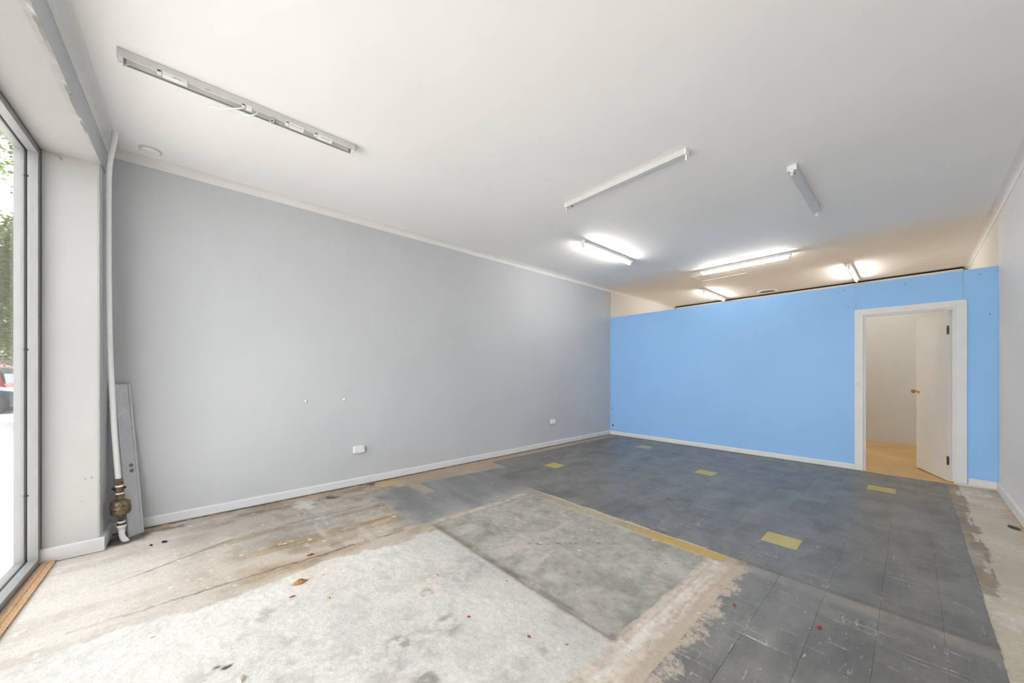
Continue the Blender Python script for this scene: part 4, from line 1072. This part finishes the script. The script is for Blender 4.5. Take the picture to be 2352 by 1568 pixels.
def van(loc):
    """local y = 0 at the nose, tail towards -y"""
    root = thing('van', 'red van with a white disc on its side, parked behind the blue car', 'van', loc)
    rm_ = plain('red_van_paint', (0.26, 0.010, 0.008, 1), 0.3, 0.0, 0.4); gm = plain('van_glass', (0.012, 0.03, 0.026, 1), 0.1)
    def side(pts, w, name, m, parent):
        n = len(pts); vs = [(s_*w, y, z) for s_ in (-1, 1) for y, z in pts]
        return MB().add(vs, [tuple(range(n)), tuple(range(n, 2*n))[::-1]] + [(i, n + i, n + (i+1) % n, (i+1) % n) for i in range(n)]).build(name, m, parent)
    side([(-4.4, 0.30), (-4.45, 1.0), (-4.3, 1.70), (-4.1, 1.78), (-0.32, 1.76), (-0.24, 1.72), (-0.06, 0.92), (0.0, 0.80), (0.0, 0.30)], 0.86, 'body', rm_, root)
    side([(-0.255, 1.70), (-0.20, 1.67), (-0.08, 1.40), (-0.03, 0.98), (-0.09, 0.96)], 0.87, 'windscreen', gm, root)
    for s_ in (-1, 1):
        MB().bbox_bevel(s_*0.855 - 0.012, s_*0.855 + 0.012, -1.35, -0.62, 1.05, 1.58, 0.008).build('side_window', gm, root)
        MB().lathe([(0.17, -0.012), (0.17, 0.012)], (s_*0.862, -0.44, 1.33), 'x', 28).build('door_disc', M['white_plastic'], root)
        MB().bbox_bevel(s_*0.70 - 0.12, s_*0.70 + 0.12, -0.03, 0.02, 0.66, 0.80, 0.015).build('headlight', M['white_plastic'], root)
        for y in (-0.85, -3.6):
            w_ = MB().lathe([(0.20, -0.10), (0.32, -0.10), (0.34, -0.06), (0.34, 0.06), (0.32, 0.10), (0.20, 0.10)], (0, 0, 0), 'x', 28).build('tyre', plain('van_tyre', (0.02, 0.02, 0.02, 1), 0.8), root, (s_*0.80, y, 0.34))
            MB().lathe([(0.20, -0.09), (0.20, 0.09)], (0, 0, 0), 'x', 24).build('rim', plain('van_rim', (0.5, 0.5, 0.5, 1), 0.4, 0.6), w_)
van((-27.0, -6.12, -0.14))

def tree(loc, label, h, rad, n, seed):
    rg = random.Random(seed)
    root = thing('street_tree', label, 'tree', loc)
    bk = NT('grey_bark'); bk.set(bk.mix(bk.noise(bk.scale(bk.obj(), (6, 6, 1)), sc=4, det=5), (0.09, 0.075, 0.06, 1), (0.24, 0.21, 0.17, 1)), 0.9)
    MB().tube([(0,0,0), (0.03,0.02,h*0.25), (-0.02,0.05,h*0.45), (0.05,0,h*0.75)], [0.16, 0.13, 0.11, 0.05], 10).build('trunk', bk.m, root)
    cents = []
    for k in range(9):
        a = rg.uniform(0, 6.28); e_ = rg.uniform(0.35, 0.95); rr = rad*rg.uniform(0.45, 0.8)
        tip = Vector((math.cos(a)*rr, math.sin(a)*rr, h*e_)); base_ = Vector((0, 0.03, h*rg.uniform(0.28, 0.5)))
        MB().tube([base_, base_.lerp(tip, 0.5) + Vector((0,0,0.15)), tip], [0.06, 0.04, 0.015], 6).build('branch', bk.m, root)
        cents.append((tip, rad*rg.uniform(0.32, 0.55)))
    for k in range(16):
        a = rg.uniform(0, 6.28); rr = rad*math.sqrt(rg.random())*0.85
        cents.append((Vector((math.cos(a)*rr, math.sin(a)*rr, h*rg.uniform(0.30, 1.0))), rad*rg.uniform(0.28, 0.45)))
    vs = []; fs = []
    for i in range(n):
        c_, rr = rg.choice(cents)
        d = Vector((rg.gauss(0,1), rg.gauss(0,1), rg.gauss(0,1))).normalized()*rr*rg.random()**0.4
        p = c_ + d; s = rg.uniform(0.035, 0.07)
        u = Vector((rg.gauss(0,1), rg.gauss(0,1), rg.gauss(0,.5))).normalized(); w = u.cross(Vector((rg.gauss(0,.5), rg.gauss(0,.5), 1))).normalized()
        o_ = len(vs); vs += [p - u*s, p - u*s*0.2 + w*s*0.75, p + u*s, p - u*s*0.2 - w*s*0.75]; fs.append((o_, o_+1, o_+2, o_+3))
    t = NT('tree_leaf'); f = t.noise(sc=1.6, det=3); f2 = t.noise(sc=14, det=2)
    c = t.mix(t.ramp(f2, 0.35, 0.65), (0.030, 0.070, 0.010, 1), (0.16, 0.21, 0.022, 1)); c = t.mul(c, t.ramp(f, 0.3, 0.7, 0.7, 1.2))
    t.set(c, 0.5, None, 0.3)
    tr = t.n.new('ShaderNodeBsdfTranslucent'); t.l.new(c, tr.inputs[0]); mx = t.n.new('ShaderNodeMixShader'); mx.inputs[0].default_value = 0.35
    t.l.new(t.b.outputs[0], mx.inputs[1]); t.l.new(tr.outputs[0], mx.inputs[2]); t.l.new(mx.outputs[0], t.out.inputs[0])
    fo = MB().add(vs, fs).build('foliage', t.m, root); fo['kind'] = 'stuff'
tree((-16.8, -4.95, -0.10), 'leafy green street tree outside the window, in front of the cars', 7.6, 2.6, 42000, 11)
tree((-34.0, -5.2, -0.10), 'leafy green street tree farther down the footpath', 8.0, 3.2, 16000, 23)

def shop_row():
    root = thing('shop_building', 'white shop building with a street awning across the road', 'building', (-60, -17, -0.14))
    wm = paint('white_facade', (0.22, 0.215, 0.20, 1), 0.8, 0.06, 0.5, 0)
    MB().box(-45, 45, -8, 0, 0, 6.2).build('wall', wm, root)
    MB().bbox_bevel(-45, 45, 0, 2.6, 3.05, 3.85, 0.03).build('awning', paint('white_awning', (0.30, 0.295, 0.285, 1), 0.7, 0.03, 1, 0), root)
    MB().box(-45, 45, 2.58, 2.64, 2.98, 3.05).build('awning_edge', M['label_ink'], root)
    for k in range(18):
        x = -43 + k*5
        f = MB().bbox_bevel(x, x + 3.4, -0.05, 0.08, 0.5, 2.7, 0.02).build('shop_front', plain('shop_front_frame', (0.25, 0.22, 0.2, 1), 0.5) if k % 3 else plain('red_shop_front', (0.4, 0.06, 0.05, 1), 0.5), root)
        MB().box(x + 0.15, x + 3.25, 0.08, 0.10, 0.65, 2.5).build('pane', plain('dark_pane', (0.05, 0.06, 0.07, 1), 0.1), f)
        MB().tube([(x - 0.6, 2.45, 0), (x - 0.6, 2.45, 3.05)], 0.05, 8).build('awning_post', wm, root)
shop_row()
